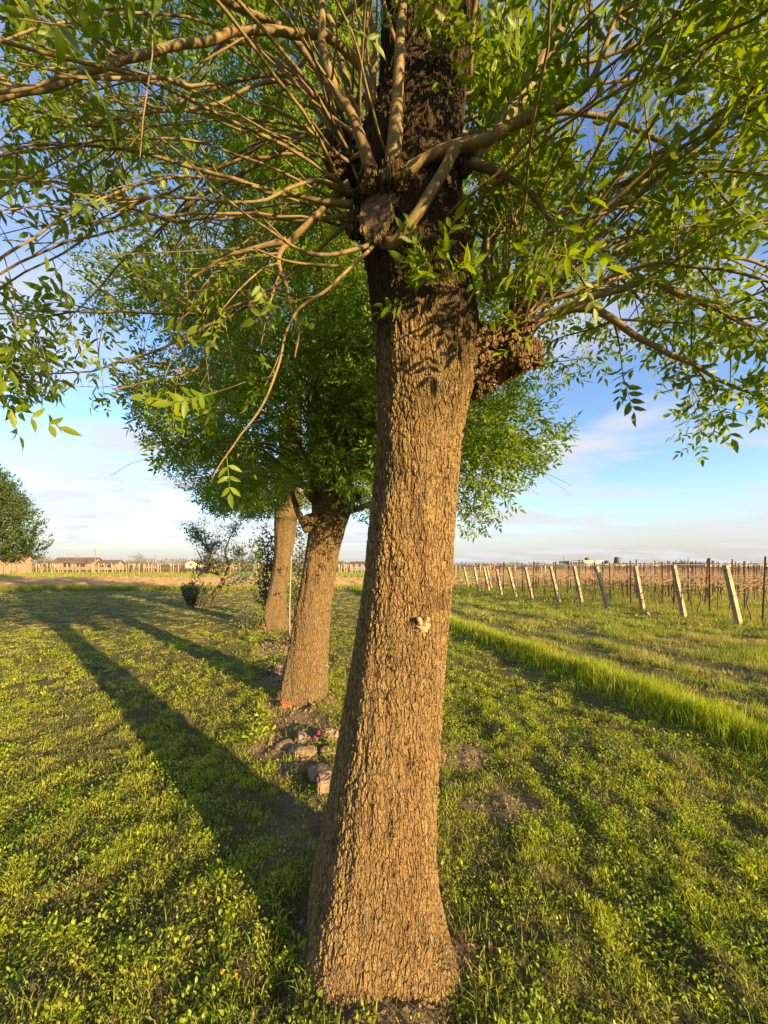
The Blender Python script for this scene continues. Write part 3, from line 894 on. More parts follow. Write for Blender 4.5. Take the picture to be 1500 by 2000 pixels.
mb = MB(); lump(mb, c1 + np.array([-0.016, -0.020, 0.016]), 0.0105, 4, (0.8, 0.8, 1.3)); mb.build('hollow', M['hole'], knob, loc=base1)
for px, py, r, s in ((862, 1468, 0.036, 6), (853, 1615, 0.018, 7), (845, 1262, 0.012, 9)):
    z = H - (py - HOR) / F * Y1; cxx, R = at1(z)
    mb = MB(); lump(mb, (cxx + R * 0.97 if px > 850 else cxx + R * 0.6, Y1 - (0.05 if px > 850 else R * 0.8), z), r, s, (0.9, 1, 1.2), amp=0.6)
    mb.build('knob', M['bark_mid'], tree1, loc=base1)

# visible outline of the nearest crown (photo rows) used when pruning stray growth
BND = np.array([(-400, 950), (0, 850), (60, 835), (110, 720), (170, 800), (215, 850), (260, 800), (300, 790), (370, 880), (430, 940), (480, 820), (540, 740), (620, 600), (690, 470), (705, 250), (930, 250), (935, 560),
                (960, 640), (1010, 760), (1060, 820), (1110, 850), (1200, 890), (1290, 880), (1330, 935), (1375, 915), (1400, 800), (1450, 800), (1490, 890), (1560, 900), (2000, 950)], float)
def keep1(p):
    px, py = proj(p)
    vis = p[:, 1] > 0.15
    ok = (py < np.interp(px, BND[:, 0], BND[:, 1])) | ~vis
    cd = np.linalg.norm(p - np.array([0, 0, H]), axis=1)
    ok &= (cd > np.where(p[:, 0] < -0.1, 1.15, 0.75)) | (p[:, 1] < -0.2)
    # growth on the sun side stays above the lit part of the trunk
    low = p[:, 2] < 2.45
    s = (p[:, 0] - 0.05) * 0.72 + (p[:, 1] - Y1) * -0.69; lat = (p[:, 0] - 0.05) * 0.69 + (p[:, 1] - Y1) * 0.72
    ok &= ~((s > 0.2) & (np.abs(lat) < 0.6) & (p[:, 2] - 0.185 * s < 2.33))
    s2 = (p[:, 0] + 0.95) * 0.72 - (p[:, 1] - 4.66) * 0.69; lat2 = (p[:, 0] + 0.95) * 0.69 + (p[:, 1] - 4.66) * 0.72
    ok &= ~((s2 > 0.3) & (np.abs(lat2) < 0.42) & (p[:, 2] - 0.194 * s2 < 2.05))
    return ok

rng = np.random.default_rng(21)
leaves1 = []
NBR = [0]
def branch1(pts, rads, twn=6, spacing=0.085, start=0.55, extra=None, lo=0.35, smooth=5, seg=9, tw=(0.2, 0.55), lf=True):
    pts = np.array(pts, float); rads = np.array(rads, float)
    sp, sr = catmull(pts, rads, smooth)
    ds = np.concatenate([[0], np.cumsum(np.linalg.norm(np.diff(sp, axis=0), axis=1))])
    sr = sr * (1 + 0.45 * np.exp(-ds / 0.05)) * (1 + 0.16 * (vnoise(ds * 22, ds * 0 + sp[0, 0] * 50, 3) - 0.5))
    sp = sp + (np.stack([vnoise(ds * 9, ds * 0 + k * 7 + sp[0, 2] * 40, 8) for k in range(3)], 1) - 0.5) * np.minimum(0.02, ds * 0.1)[:, None]
    mb = MB(); mb.tube(sp, sr, seg)
    out = []
    if lf: leaf_nodes(sp, start, spacing, leaves1)
    twigs_for(sp, sr, twn, out, leaves1, spacing, lo, tw[0], tw[1], keep=keep1)
    for t, r in out: mb.tube(t, r, 5, 1, False)
    mb.build('branch', M['shoot'], tree1, loc=base1)
    NBR[0] += 1

def px2r(wpx, Y): return wpx / 2 / F * Y
def traced(rows, twn=5, start=0.6, **k):
    branch1([P(a, b, Y) for a, b, Y, w in rows], [px2r(w, Y) / (0.3 + 0.7 * math.sqrt(1 + ((a - 750) ** 2 + (b - HOR) ** 2) / F ** 2)) * (0.8 if w < 12 else 0.95) for a, b, Y, w in rows], twn, start=start, **k)

TRUNK_SHIFT[0] = 0.042
# branches read off the photograph: (column, row, distance, thickness in px)
traced([(762, 392, 1.53, 46), (766, 330, 1.48, 42), (774, 200, 1.44, 34), (779, 100, 1.42, 31), (786, 0, 1.41, 29), (795, -130, 1.40, 26), (800, -320, 1.42, 16)], 4, 0.8)
traced([(735, 372, 1.55, 42), (717, 315, 1.50, 32), (690, 245, 1.46, 27), (655, 165, 1.43, 25), (632, 95, 1.41, 24), (627, 0, 1.40, 22), (622, -140, 1.4, 18), (610, -300, 1.42, 10)], 4, 0.8)
traced([(752, 250, 1.60, 24), (735, 205, 1.57, 24), (700, 130, 1.52, 24), (650, 85, 1.48, 24), (590, 62, 1.45, 23), (520, 55, 1.43, 23), (420, 70, 1.38, 22), (300, 95, 1.32, 22), (200, 128, 1.27, 22), (100, 158, 1.22, 22), (0, 180, 1.17, 22), (-120, 200, 1.12, 20), (-320, 220, 1.1, 12)], 5, 0.85)
traced([(728, 280, 1.62, 26), (722, 235, 1.60, 23), (732, 120, 1.56, 19), (722, 40, 1.53, 17), (712, -60, 1.5, 15), (700, -220, 1.5, 9)], 3, 0.8)
traced([(700, 275, 1.64, 26), (690, 215, 1.60, 21), (662, 110, 1.56, 18), (645, 40, 1.54, 17), (605, -20, 1.52, 15), (560, -120, 1.5, 10)], 4, 0.7)
traced([(668, 280, 1.70, 22), (648, 215, 1.68, 20), (608, 115, 1.62, 18), (548, 52, 1.57, 18), (470, 15, 1.52, 17), (400, -15, 1.48, 15), (280, -60, 1.45, 10)], 5, 0.7)
traced([(788, 340, 1.50, 26), (840, 305, 1.47, 26), (892, 288, 1.44, 30), (950, 272, 1.40, 31), (1050, 228, 1.33, 30), (1130, 180, 1.27, 25), (1165, 140, 1.23, 20), (1190, 60, 1.20, 17), (1222, -20, 1.18, 14), (1260, -150, 1.2, 8)], 10, 0.62)
traced([(750, 470, 1.53, 26), (772, 472, 1.50, 27), (812, 420, 1.46, 28), (855, 350, 1.44, 29), (893, 290, 1.43, 30), (915, 280, 1.42, 14)], 0, lf=False)
traced([(900, 312, 1.58, 30), (930, 318, 1.56, 22), (975, 335, 1.54, 16), (1035, 380, 1.50, 15), (1075, 430, 1.47, 12), (1100, 480, 1.45, 8), (1140, 560, 1.42, 5)], 5, 0.6)
traced([(900, 330, 1.62, 34), (940, 285, 1.62, 34), (1000, 215, 1.62, 32), (1040, 150, 1.63, 30), (1085, 70, 1.64, 30), (1130, -10, 1.65, 28), (1200, -150, 1.7, 18), (1250, -300, 1.75, 9)], 8, 0.5)
traced([(1020, 560, 1.95, 34), (1045, 510, 1.92, 36), (1070, 465, 1.90, 36), (1095, 430, 1.88, 34), (1125, 400, 1.85, 20), (1180, 370, 1.8, 15), (1280, 345, 1.7, 13), (1400, 330, 1.6, 11), (1560, 340, 1.5, 6)], 9, 0.45)
traced([(1000, 655, 1.68, 36), (1040, 632, 1.66, 26), (1100, 606, 1.63, 24), (1160, 580, 1.60, 20), (1210, 562, 1.57, 18), (1255, 552, 1.55, 17), (1325, 575, 1.50, 16), (1400, 602, 1.46, 14), (1480, 640, 1.42, 11), (1600, 690, 1.38, 6)], 9, 0.5)
traced([(1085, 612, 1.64, 20), (1120, 603, 1.62, 20), (1165, 610, 1.60, 18), (1225, 645, 1.57, 16), (1290, 690, 1.55, 14), (1350, 712, 1.53, 11), (1430, 755, 1.5, 9), (1520, 785, 1.48, 5)], 8, 0.5)
traced([(1020, 570, 1.80, 18), (1090, 575, 1.8, 14), (1150, 560, 1.8, 13), (1240, 530, 1.82, 11), (1350, 470, 1.85, 10), (1480, 430, 1.9, 8), (1600, 400, 2.0, 4)], 8, 0.4)
traced([(1030, 590, 1.85, 22), (1110, 530, 1.9, 18), (1180, 480, 1.95, 16), (1260, 455, 2.0, 14), (1380, 490, 2.05, 12), (1500, 520, 2.1, 9), (1620, 560, 2.2, 5)], 8, 0.4)
traced([(905, 320, 1.66, 24), (1000, 240, 1.7, 18), (1085, 222, 1.7, 15), (1190, 232, 1.68, 13), (1280, 275, 1.65, 12), (1360, 330, 1.6, 10), (1450, 420, 1.55, 6)], 8, 0.4)
traced([(740, 465, 1.53, 13), (715, 480, 1.50, 11), (690, 487, 1.48, 11), (655, 497, 1.46, 11), (610, 496, 1.44, 10), (560, 475, 1.42, 8), (490, 425, 1.38, 7), (400, 350, 1.33, 6), (300, 260, 1.28, 5), (180, 150, 1.22, 4), (110, 50, 1.18, 3)], 4, 0.75)
traced([(742, 466, 1.52, 10), (712, 498, 1.49, 9), (672, 530, 1.46, 9), (640, 562, 1.44, 8), (590, 600, 1.42, 7), (560, 645, 1.40, 7), (545, 700, 1.39, 6), (520, 775, 1.38, 6), (470, 850, 1.37, 5), (415, 940, 1.36, 3)], 9, 0.4, tw=(0.1, 0.25))
traced([(668, 520, 1.46, 7), (600, 520, 1.45, 7), (550, 512, 1.43, 6), (500, 490, 1.42, 5)], 2, 0.5)
traced([(682, 365, 1.62, 22), (655, 380, 1.62, 16), (610, 430, 1.62, 15), (560, 470, 1.62, 15), (540, 505, 1.62, 12), (560, 570, 1.6, 9), (580, 640, 1.6, 7), (575, 700, 1.6, 4)], 4, 0.5)
traced([(560, 470, 1.62, 13), (480, 490, 1.62, 11), (430, 500, 1.62, 10), (370, 550, 1.62, 8), (365, 570, 1.6, 5)], 3, 0.5)
traced([(690, 400, 1.62, 16), (600, 390, 1.6, 12), (500, 365, 1.55, 11), (400, 335, 1.5, 11), (300, 300, 1.45, 10), (190, 285, 1.4, 9), (60, 290, 1.35, 7), (-80, 320, 1.3, 4)], 10, 0.45)
traced([(690, 380, 1.62, 14), (610, 350, 1.55, 11), (520, 385, 1.45, 9), (400, 390, 1.38, 8), (250, 385, 1.3, 7), (120, 370, 1.24, 7), (30, 345, 1.2, 5), (-60, 330, 1.2, 4)], 10, 0.45)
traced([(690, 420, 1.64, 13), (600, 430, 1.66, 10), (480, 420, 1.68, 9), (350, 430, 1.7, 8), (240, 400, 1.7, 8), (130, 360, 1.7, 7), (0, 335, 1.7, 5)], 10, 0.4)
traced([(640, 200, 1.70, 15), (560, 150, 1.72, 12), (470, 160, 1.72, 11), (390, 185, 1.70, 10), (320, 210, 1.66, 9), (240, 230, 1.6, 9), (130, 225, 1.5, 8), (10, 200, 1.4, 6)], 8, 0.5)
traced([(650, 230, 1.68, 15), (570, 160, 1.6, 12), (500, 165, 1.56, 11), (430, 200, 1.52, 10), (330, 215, 1.46, 10), (270, 228, 1.42, 9), (200, 250, 1.4, 8), (110, 240, 1.36, 6)], 6, 0.5)
traced([(660, 260, 1.70, 14), (590, 155, 1.75, 10), (520, 90, 1.75, 9), (400, 85, 1.75, 9), (250, 100, 1.75, 8), (100, 65, 1.75, 8), (-50, 10, 1.7, 5)], 10, 0.4)
traced([(690, 430, 1.66, 12), (640, 470, 1.72, 9), (560, 540, 1.80, 8), (480, 590, 1.86, 8), (400, 612, 1.9, 8), (300, 610, 1.9, 7), (180, 610, 1.9, 7), (60, 620, 1.9, 5), (-60, 600, 1.9, 4)], 12, 0.4)
traced([(560, 545, 1.84, 7), (460, 610, 1.9, 7), (380, 650, 1.95, 7), (290, 690, 2.0, 6), (200, 720, 2.0, 5), (60, 730, 2.0, 4), (-40, 700, 2, 3)], 12, 0.35)
traced([(440, 600, 1.9, 7), (400, 700, 1.95, 6), (340, 740, 1.95, 6), (280, 745, 1.95, 5), (220, 760, 1.95, 3)], 8, 0.2)
# upright shoots crowding the right pollard head
for i in range(17):
    x0 = rng.uniform(935, 1035); y0 = rng.uniform(545, 610); Y = rng.uniform(1.72, 2.1)
    x1 = x0 + rng.normal(-5, 35); y1 = rng.uniform(180, 330); w = rng.uniform(6, 13)
    traced([(x0, y0, Y, w), (x0 + rng.normal(0, 8), y0 - 90, Y, w * 0.9), ((x0 + x1) / 2 + rng.normal(0, 10), (y0 + y1) / 2, Y, w * 0.75), (x1, y1, Y + 0.1, w * 0.5), (x1 + rng.normal(0, 25), y1 - 130, Y + 0.15, w * 0.25)],
           4, 0.35, tw=(0.12, 0.35))
# more arching shoots grown from the heads
def fan(n, head, azm, azs, el0, el1, L0, L1, droop, r0, keep=keep1, tries=8, **k):
    done = 0; t = 0
    while done < n and t < n * tries:
        t += 1
        az = math.radians(rng.normal(azm, azs)); el = math.radians(rng.uniform(el0, el1))
        h = head(rng)
        d = np.array([math.cos(az) * math.cos(el), math.sin(az) * math.cos(el), math.sin(el)])
        L = rng.uniform(L0, L1)
        pts = grow(h, d, L, 8, rng.uniform(*droop), np.array([math.cos(az), math.sin(az), 0]), 0.07)
        if keep is not None and not keep(pts[2:]).all(): continue
        r = rng.uniform(*r0)
        branch1(pts, np.linspace(r, 0.0022, 9), smooth=3, seg=7, **k)
        done += 1
hl = lambda r: P(r.uniform(670, 710), r.uniform(280, 470), r.uniform(1.62, 1.85))
hr = lambda r: P(r.uniform(1000, 1040), r.uniform(600, 660), r.uniform(1.62, 1.85))
ht = lambda r: np.array([0.12 + r.normal(0, 0.12), Y1 + r.normal(0, 0.12), r.uniform(3.3, 5.4)])
fan(30, hl, 175, 55, -25, 70, 1.3, 2.7, (0.45, 1.35), (0.003, 0.0068), twn=8, start=0.5)
hk = lambda r: P(r.uniform(680, 775), r.uniform(230, 370), r.uniform(1.52, 1.72))
fan(16, hk, 175, 55, 38, 82, 1.0, 2.2, (0.1, 0.6), (0.0035, 0.0075), twn=3, start=0.75)
fan(15, hr, -5, 38, 5, 60, 1.4, 2.8, (0.4, 1.1), (0.0045, 0.009), twn=9, start=0.4)
fan(6, ht, 30, 50, 5, 55, 1.8, 3.2, (0.2, 0.6), (0.008, 0.015), twn=14, start=0.35, tw=(0.25, 0.7))
fan(6, ht, 180, 40, 20, 60, 1.8, 3.0, (0.2, 0.5), (0.008, 0.014), twn=10, start=0.4, tw=(0.25, 0.7))
hs_ = lambda r: np.array([0.20 + r.normal(0, 0.05), 1.55 + r.normal(0, 0.05), r.uniform(2.75, 3.9)])
fan(5, hs_, -43, 9, 0, 35, 1.1, 1.8, (0.2, 0.6), (0.0045, 0.007), twn=9, start=0.3, lo=0.15, tw=(0.15, 0.4))
fan(3, ht, -80, 40, 35, 70, 1.8, 3.2, (0.15, 0.4), (0.008, 0.015), twn=10, start=0.3, tw=(0.25, 0.7))

TRUNK_SHIFT[0] = 0.0
def build_crown(leaves, mat, parent, base, tmpls, s0, s1, keep=None, thin=None, name='crown'):
    pos = np.concatenate([a for a, b in leaves]); d = np.concatenate([b for a, b in leaves])
    k = rng.random(len(pos)) < 0.93
    if keep is not None: k &= keep(pos + norm(d) * 0.1)
    if thin is not None: k &= thin(pos)
    pos, d = pos[k], d[k]
    mb = MB()
    place_leaves(mb, pos, d, rng.uniform(s0, s1, len(pos)), tmpls, 1.0)
    o = mb.build(name, mat, parent, loc=base)
    print(name, len(pos), 'leaves')
    return o
# sprouts on the trunk itself
for px, py in ((835, 515), (845, 560), (870, 575), (805, 600), (815, 90), (905, 130), (930, 100), (890, 175), (960, 560), (985, 575), (1005, 600), (975, 615), (950, 655), (1000, 640), (1020, 625), (1040, 610), (1015, 675), (1035, 665), (990, 590), (1040, 580), (965, 590)):
    p = P(px, py, 1.47 if px < 940 else 1.54)
    for _ in range(4 if px < 940 else 2):
        leaves1.append((p[None] + rng.normal(0, 0.015, (1, 3)), np.array([[rng.normal(0, 0.7), -0.6, rng.normal(0.2, 0.4)]])))
def thin1(p):
    px, py = proj(p)
    # fewer leaves among the bare lower shoots left of the trunk
    inner = (px > 200) & (px < 700) & (py > 60) & (py < 760) & (p[:, 1] > 0.2)
    front = (px > 690) & (px < 935) & (p[:, 1] > 0.2) & (py > 215) & (p[:, 1] < 1.45) & (py < 480)
    gap = (px > -50) & (px < 190) & (py > 420) & (py < 600) & (p[:, 1] > 0.2)
    upl = (px < 430) & (py < 620) & (p[:, 1] > 0.2) & (p[:, 1] < 2.3)
    nearl = (px < 720) & (px > -150) & (p[:, 1] > 0.2) & (p[:, 1] < 1.45) & (py > -60) & (py < 420)
    inner = inner | nearl
    lowl = (px < 240) & (py > 540) & (p[:, 1] > 0.2)
    right = (px > 1090) & (py < 720) & (p[:, 1] > 0.2)
    return ~(upl & (rng.random(len(px)) < 0.35)) & ~(right & (fbm(px / 130, py / 130, 14, 2) + rng.normal(0, 0.12, len(px)) < 0.43)) & ~(lowl & (rng.random(len(px)) < 0.3)) & ~(inner & (rng.random(len(px)) < 0.86)) & ~(front & (rng.random(len(px)) < 0.9)) & ~(gap & (rng.random(len(px)) < 0.9))
def keep1_leaf(p):
    return keep1(p)
lv1 = list(leaves1)
build_crown([x for x in lv1], M['leaf_main'], tree1, base1, TM_FINE, 0.10, 0.185, None, lambda p: thin1(p) & (keep1(p) | ((proj(p)[0] > 790) & (proj(p)[0] < 1030) & (proj(p)[1] > 480) & (proj(p)[1] < 680))))

# ---- second and third trees
def crown_tree(tree, base, heads, n_shoots, L, leaf_s, tmpl, mat, keep, nparts, twn, spacing, azb=None):
    leaves = []; rest = MB(); own = 0
    for i in range(n_shoots):
        c, z0, z1, rad = heads
        z = rng.uniform(z0, z1) if rng.random() < 0.8 else z0 + rng.uniform(0, 0.5)
        az = rng.uniform(0, 2 * np.pi)
        if azb is not None and rng.random() < 0.27: az = math.radians(rng.normal(azb, 35)); z = rng.uniform(z0, z0 + 1.6)
        el = math.radians(np.clip(rng.normal(28 + 22 * (z - z0) / (z1 - z0), 18), -8, 80))
        h = np.array([c[0] + rad * math.cos(az), c[1] + rad * math.sin(az), z])
        d = np.array([math.cos(az) * math.cos(el), math.sin(az) * math.cos(el), math.sin(el)])
        pts = grow(h, d, rng.uniform(*L), 8, rng.uniform(0.15, 0.6), np.array([math.cos(az), math.sin(az), 0]), 0.08)
        kk = keep(pts)
        if not kk.all():
            m = int(np.argmin(kk))
            if m < 4: continue
            pts = pts[:m]
        r = rng.uniform(0.010, 0.022)
        rads = np.linspace(r, 0.003, len(pts))
        sp, sr = catmull(pts, rads, 2)
        g = MB() if own < nparts else rest
        g.tube(sp, sr, 6)
        out = []
        leaf_nodes(sp, 0.25, spacing, leaves)
        twigs_for(sp, sr, twn, out, leaves, spacing, 0.15, 0.25, 0.75, keep=None)
        for t, rr in out[::3]: g.tube(t, rr, 4, 1, False)
        if g is not rest: g.build('branch', M['shoot'], tree, loc=base); own += 1
    if rest.n: tag(rest.build('branches', M['shoot'], tree, loc=base), kind='stuff')
    build_crown(leaves, mat, tree, base, tmpl, leaf_s[0], leaf_s[1], lambda p: keep(p))

rng = np.random.default_rng(33)
Y2 = 4.66
base2 = np.array([-0.98, Y2, 0])
tree2 = empty('ash_tree', base2, 'middle ash tree with leaning pale trunk, bed of stones at its foot', 'tree', 'ash trees in a row')
prof2 = [(1360, 540, 641), (1340, 547, 641), (1300, 556, 641), (1260, 565, 642), (1184, 579, 647), (1123, 589, 656), (1073, 597, 664), (1024, 604, 678), (999, 609, 688), (975, 608, 694), (930, 604, 690), (850, 602, 684), (780, 600, 668), (690, 600, 655)]
trunk2, at2 = make_trunk(prof2, Y2, 'trunk', M['bark_mid'], tree2, base2, 260, 620, [(5.5, -0.6, 0.2), (7.5, -0.5, 0.1), (9.0, -0.45, 0.03)],
                         [(math.radians(-140), 0.05, 0.3, 0.35), (math.radians(-50), 0.04, 0.2, 0.4), (math.radians(170), 0.05, 0.4, 0.3)], 0.05, 202)
mb = MB()
mb.tube([P(603, 1030, 4.4), P(594, 1022, 4.35), P(585, 1005, 4.35), P(577, 985, 4.4), P(570, 960, 4.4)], [0.085, 0.052, 0.040, 0.032, 0.025], 12, 5)
mb.build('branch', M['bark_mid'], tree2, loc=base2)
mb = MB()
mb.tube([P(680, 998, 4.6), P(700, 993, 4.5), P(720, 985, 4.4), P(745, 972, 4.3)], [0.05, 0.035, 0.028, 0.02], 10, 5)
mb.build('branch', M['shoot'], tree2, loc=base2)
mb = MB()
for px, py, Y, r, s in ((608, 1018, 4.42, 0.10, 1), (677, 990, 4.5, 0.10, 2), (640, 960, 4.42, 0.12, 3), (690, 965, 4.6, 0.10, 4), (612, 965, 4.5, 0.1, 5)):
    mb = MB(); lump(mb, P(px, py, Y), r, s); mb.build('burr', M['bark_mid'], tree2, loc=base2)
BND2 = np.array([(100, 560), (180, 650), (230, 740), (280, 860), (320, 930), (370, 960), (420, 1000), (500, 1015), (560, 1000), (600, 950), (660, 960), (700, 1010), (740, 1040), (900, 1055), (950, 1045), (1000, 985), (1050, 930), (1100, 880), (1170, 800), (1200, 640)], float)
def keep2(p):
    px, py = proj(p)
    sun = (p[:, 0] + 2.75) * 0.72 - (p[:, 1] - 9.85) * 0.69; lat = (p[:, 0] + 2.75) * 0.69 + (p[:, 1] - 9.85) * 0.72
    lit = (np.abs(lat) < 0.55) & (p[:, 2] - 0.194 * sun < 2.9)
    return ((py < np.interp(px, BND2[:, 0], BND2[:, 1], left=-2000, right=-2000)) & (p[:, 1] > 2.9) | (p[:, 2] > 6.5)) & ~lit
crown_tree(tree2, base2, ((-0.85, Y2), 2.35, 7.2, 0.16), 185, (1.7, 3.3), (0.12, 0.20), TM_FAR, M['leaf_mid'], keep2, 90, 11, 0.085, azb=-25)

Y3 = 9.85
base3 = np.array([-2.76, Y3, 0])
tree3 = empty('ash_tree', base3, 'farthest ash tree, straight trunk with dark evergreen shrubs beside it', 'tree', 'ash trees in a row')
prof3 = [(1224, 510, 566), (1200, 515, 560), (1172, 520, 558), (1123, 531, 565), (1073, 536, 573), (1024, 537, 580), (999, 537, 583), (975, 536, 584), (900, 545, 580)]
trunk3, at3 = make_trunk(prof3, Y3, 'trunk', M['bark_mid'], tree3, base3, 160, 420, [(6.5, -2.2, 0.2), (8.5, -2.1, 0.08)],
                         [(math.radians(-130), 0.08, 0.4, 0.3), (math.radians(-60), 0.06, 0.3, 0.35)], 0.08, 303)
BND3 = np.array([(280, 850), (330, 930), (380, 975), (430, 1010), (520, 1012), (580, 990), (720, 1000), (1000, 940), (1100, 800)], float)
def keep3(p):
    px, py = proj(p)
    return (py < np.interp(px, BND3[:, 0], BND3[:, 1], left=700, right=700)) & (p[:, 1] > 7)
crown_tree(tree3, base3, ((-2.4, Y3), 3.0, 8.2, 0.2), 125, (2.0, 4.0), (0.18, 0.28), TM_FAR, M['leaf_mid'], keep3, 90, 9, 0.13)

# ------------------------------------------------------------------ other trees and shrubs
def leaf_cloud(n, c, r, size, mat, name, parent, base, clump=0.25, nclump=60, tm=TM_SINGLE, shell=0.5, up=0.3, shape=None, dirj=0.6):
    c = np.asarray(c, float); r = np.asarray(r, float)
    cc = norm(rng.normal(0, 1, (nclump, 3))) * (shell + (1 - shell) * rng.random((nclump, 1)) ** 0.6)
    if shape is not None:
        cc = cc * shape(cc[:, 2])[:, None] ** np.array([1, 1, 0])
    ctr = c + cc * r
    w = rng.integers(0, nclump, n)
    pos = ctr[w] + rng.normal(0, 1, (n, 3)) * (r * clump)
    d = norm(pos - c) + rng.normal(0, dirj, (n, 3)) + np.array([0, 0, up])
    mb = MB()
    place_leaves(mb, pos, d, rng.uniform(size[0], size[1], n), tm, 0.9)
    return mb.build(name, mat, parent, loc=base)

# big dark tree at the left edge
bL = np.array([-27.7, 25.0, 0])
tL = empty('broadleaf_tree', bL, 'large dark dense tree at the lawn edge far left', 'tree')
mb = MB(); mb.tube([bL + (0, 0, -0.1), bL + (0.05, 0, 1.4), bL + (0.0, 0.1, 4.5), bL + (0, 0, 7.6)], [0.30, 0.22, 0.14, 0.04], 12, 5)
for _ in range(40):
    a = rng.uniform(0, 6.28); z = rng.uniform(1.9, 6.8)
    d = np.array([math.cos(a) * 0.6, math.sin(a) * 0.6, 0.75])
    pts = grow(bL + np.array([0, 0, z]), d, rng.uniform(1.5, 3.0), 6, -0.05, jit=0.08)
    mb.tube(pts, np.linspace(0.06, 0.01, 7), 5, 1, False)
mb.build('trunk', M['darkbark'], tL, loc=bL)
mb = MB()
# upswept sprays
n = 3000
a = rng.uniform(0, 2 * np.pi, n); z = 2.3 + 6.5 * rng.random(n) ** 0.9
prof = np.interp(z, [1.8, 2.6, 4.0, 5.5, 7.0, 8.2, 9.2], [2.6, 3.7, 4.4, 4.1, 3.0, 1.9, 0.5])
rr = prof * np.sqrt(rng.uniform(0.25, 1.0, n)) * rng.uniform(0.75, 1.08, n)
P0 = bL + np.stack([rr * np.cos(a), rr * np.sin(a), z - 0.25 * rr], 1)
pos, dd = [], []
for i in range(n):
    d = np.array([math.cos(a[i]) * 0.55, math.sin(a[i]) * 0.55, rng.uniform(0.3, 1.0)])
    pts = grow(P0[i], d, rng.uniform(0.45, 0.95), 5, -0.5, jit=0.12)
    m = 24
    t = rng.uniform(0, 4.99, m); k = t.astype(int); f = (t - k)[:, None]
    pp = pts[k] * (1 - f) + pts[k + 1] * f
    pos.append(pp + rng.normal(0, 0.05, (m, 3))); dd.append(norm(pts[k + 1] - pts[k]) * 0.7 + rng.normal(0, 0.6, (m, 3)))
place_leaves(mb, np.concatenate(pos), np.concatenate(dd), rng.uniform(0.10, 0.19, n * 24), TM_SINGLE, 0.9)
mb.build('crown', M['leaf_dark'], tL, loc=bL)

# small leaning fruit tree with grey leaves
x0, y0 = G(402, 1184)
bF = np.array([x0, y0, 0])
tF = empty('fruit_tree', bF, 'small leaning tree with grey green leaves and yellowish stem', 'tree')
def PF(px, py, dy=0): return P(px, py, y0 + dy)
mb = MB()
mb.tube([PF(402, 1190), PF(410, 1172), PF(424, 1152), PF(436, 1136), PF(442, 1122), PF(446, 1105)], [0.13, 0.11, 0.09, 0.075, 0.07, 0.05], 10, 5)
mb.build('trunk', M['yellowbark'], tF, loc=bF)
mb = MB(); tips = []
for rows in ([(436, 1136), (428, 1122), (420, 1112), (410, 1098), (408, 1070)], [(442, 1122), (455, 1105), (465, 1090), (468, 1070)], [(424, 1112), (410, 1085), (402, 1060), (398, 1035)],
             [(430, 1120), (415, 1108), (400, 1102), (385, 1075)], [(446, 1105), (440, 1080), (445, 1060), (455, 1040)], [(436, 1140), (455, 1143), (475, 1135), (490, 1118)], [(440, 1130), (470, 1115), (500, 1095)],
             [(428, 1122), (400, 1116), (388, 1125)], [(410, 1085), (395, 1058), (378, 1050)]):
    pts = np.array([PF(a, b, rng.uniform(-0.5, 0.5)) for a, b in rows])
    rd = np.linspace(0.055, 0.015, len(pts))
    sp, sr = catmull(pts, rd, 4); mb.tube(sp, sr, 7)
    for _ in range(9):
        k = rng.integers(4, len(sp)); tw = grow(sp[k], np.array([rng.normal(0, 0.6), rng.normal(0, 0.6), 0.7]), rng.uniform(0.3, 0.8), 4, 0.1, jit=0.15)
        mb.tube(tw, np.linspace(0.012, 0.005, 5), 4, 1, False); tips.append(tw)
mb.build('branch', M['yellowbark'], tF, loc=bF)
pos = np.concatenate([t[rng.integers(1, 5, 44)] + rng.normal(0, 0.11, (44, 3)) for t in tips])
mb = MB(); place_leaves(mb, pos, rng.normal(0, 1, pos.shape), rng.uniform(0.07, 0.13, len(pos)), TM_SINGLE, 0.9)
mb.build('crown', M['leaf_grey'], tF, loc=bF)

# rosemary clump at its foot
x1, y1_ = G(395, 1183)
bR = np.array([x1 - 0.1, y1_ - 0.35, 0])
tR = empty('rosemary_bush', bR, 'grey green spiky shrub at the foot of the small leaning tree', 'shrub')
mb, sm = MB(), MB()
for _ in range(120):
    a = rng.uniform(0, 6.28); d = np.array([math.cos(a) * 0.38, math.sin(a) * 0.38, 1.0])
    pts = grow(bR + np.array([math.cos(a), math.sin(a), 0]) * rng.uniform(0, 0.25), d, rng.uniform(0.45, 1.0), 5, -0.2, jit=0.08)
    sm.tube(pts, np.linspace(0.012, 0.004, 6), 4, 1, False)
    m = 30; t = rng.uniform(0.6, 4.99, m); k = t.astype(int); f = (t - k)[:, None]
    place_leaves(mb, pts[k] * (1 - f) + pts[k + 1] * f, norm(pts[k + 1] - pts[k]) + rng.normal(0, 0.55, (m, 3)), rng.uniform(0.05, 0.10, m), TM_SINGLE, 0.9)
sm.build('stem', M['darkbark'], tR, loc=bR)
mb.build('foliage', M['leaf_rose'], tR, loc=bR)

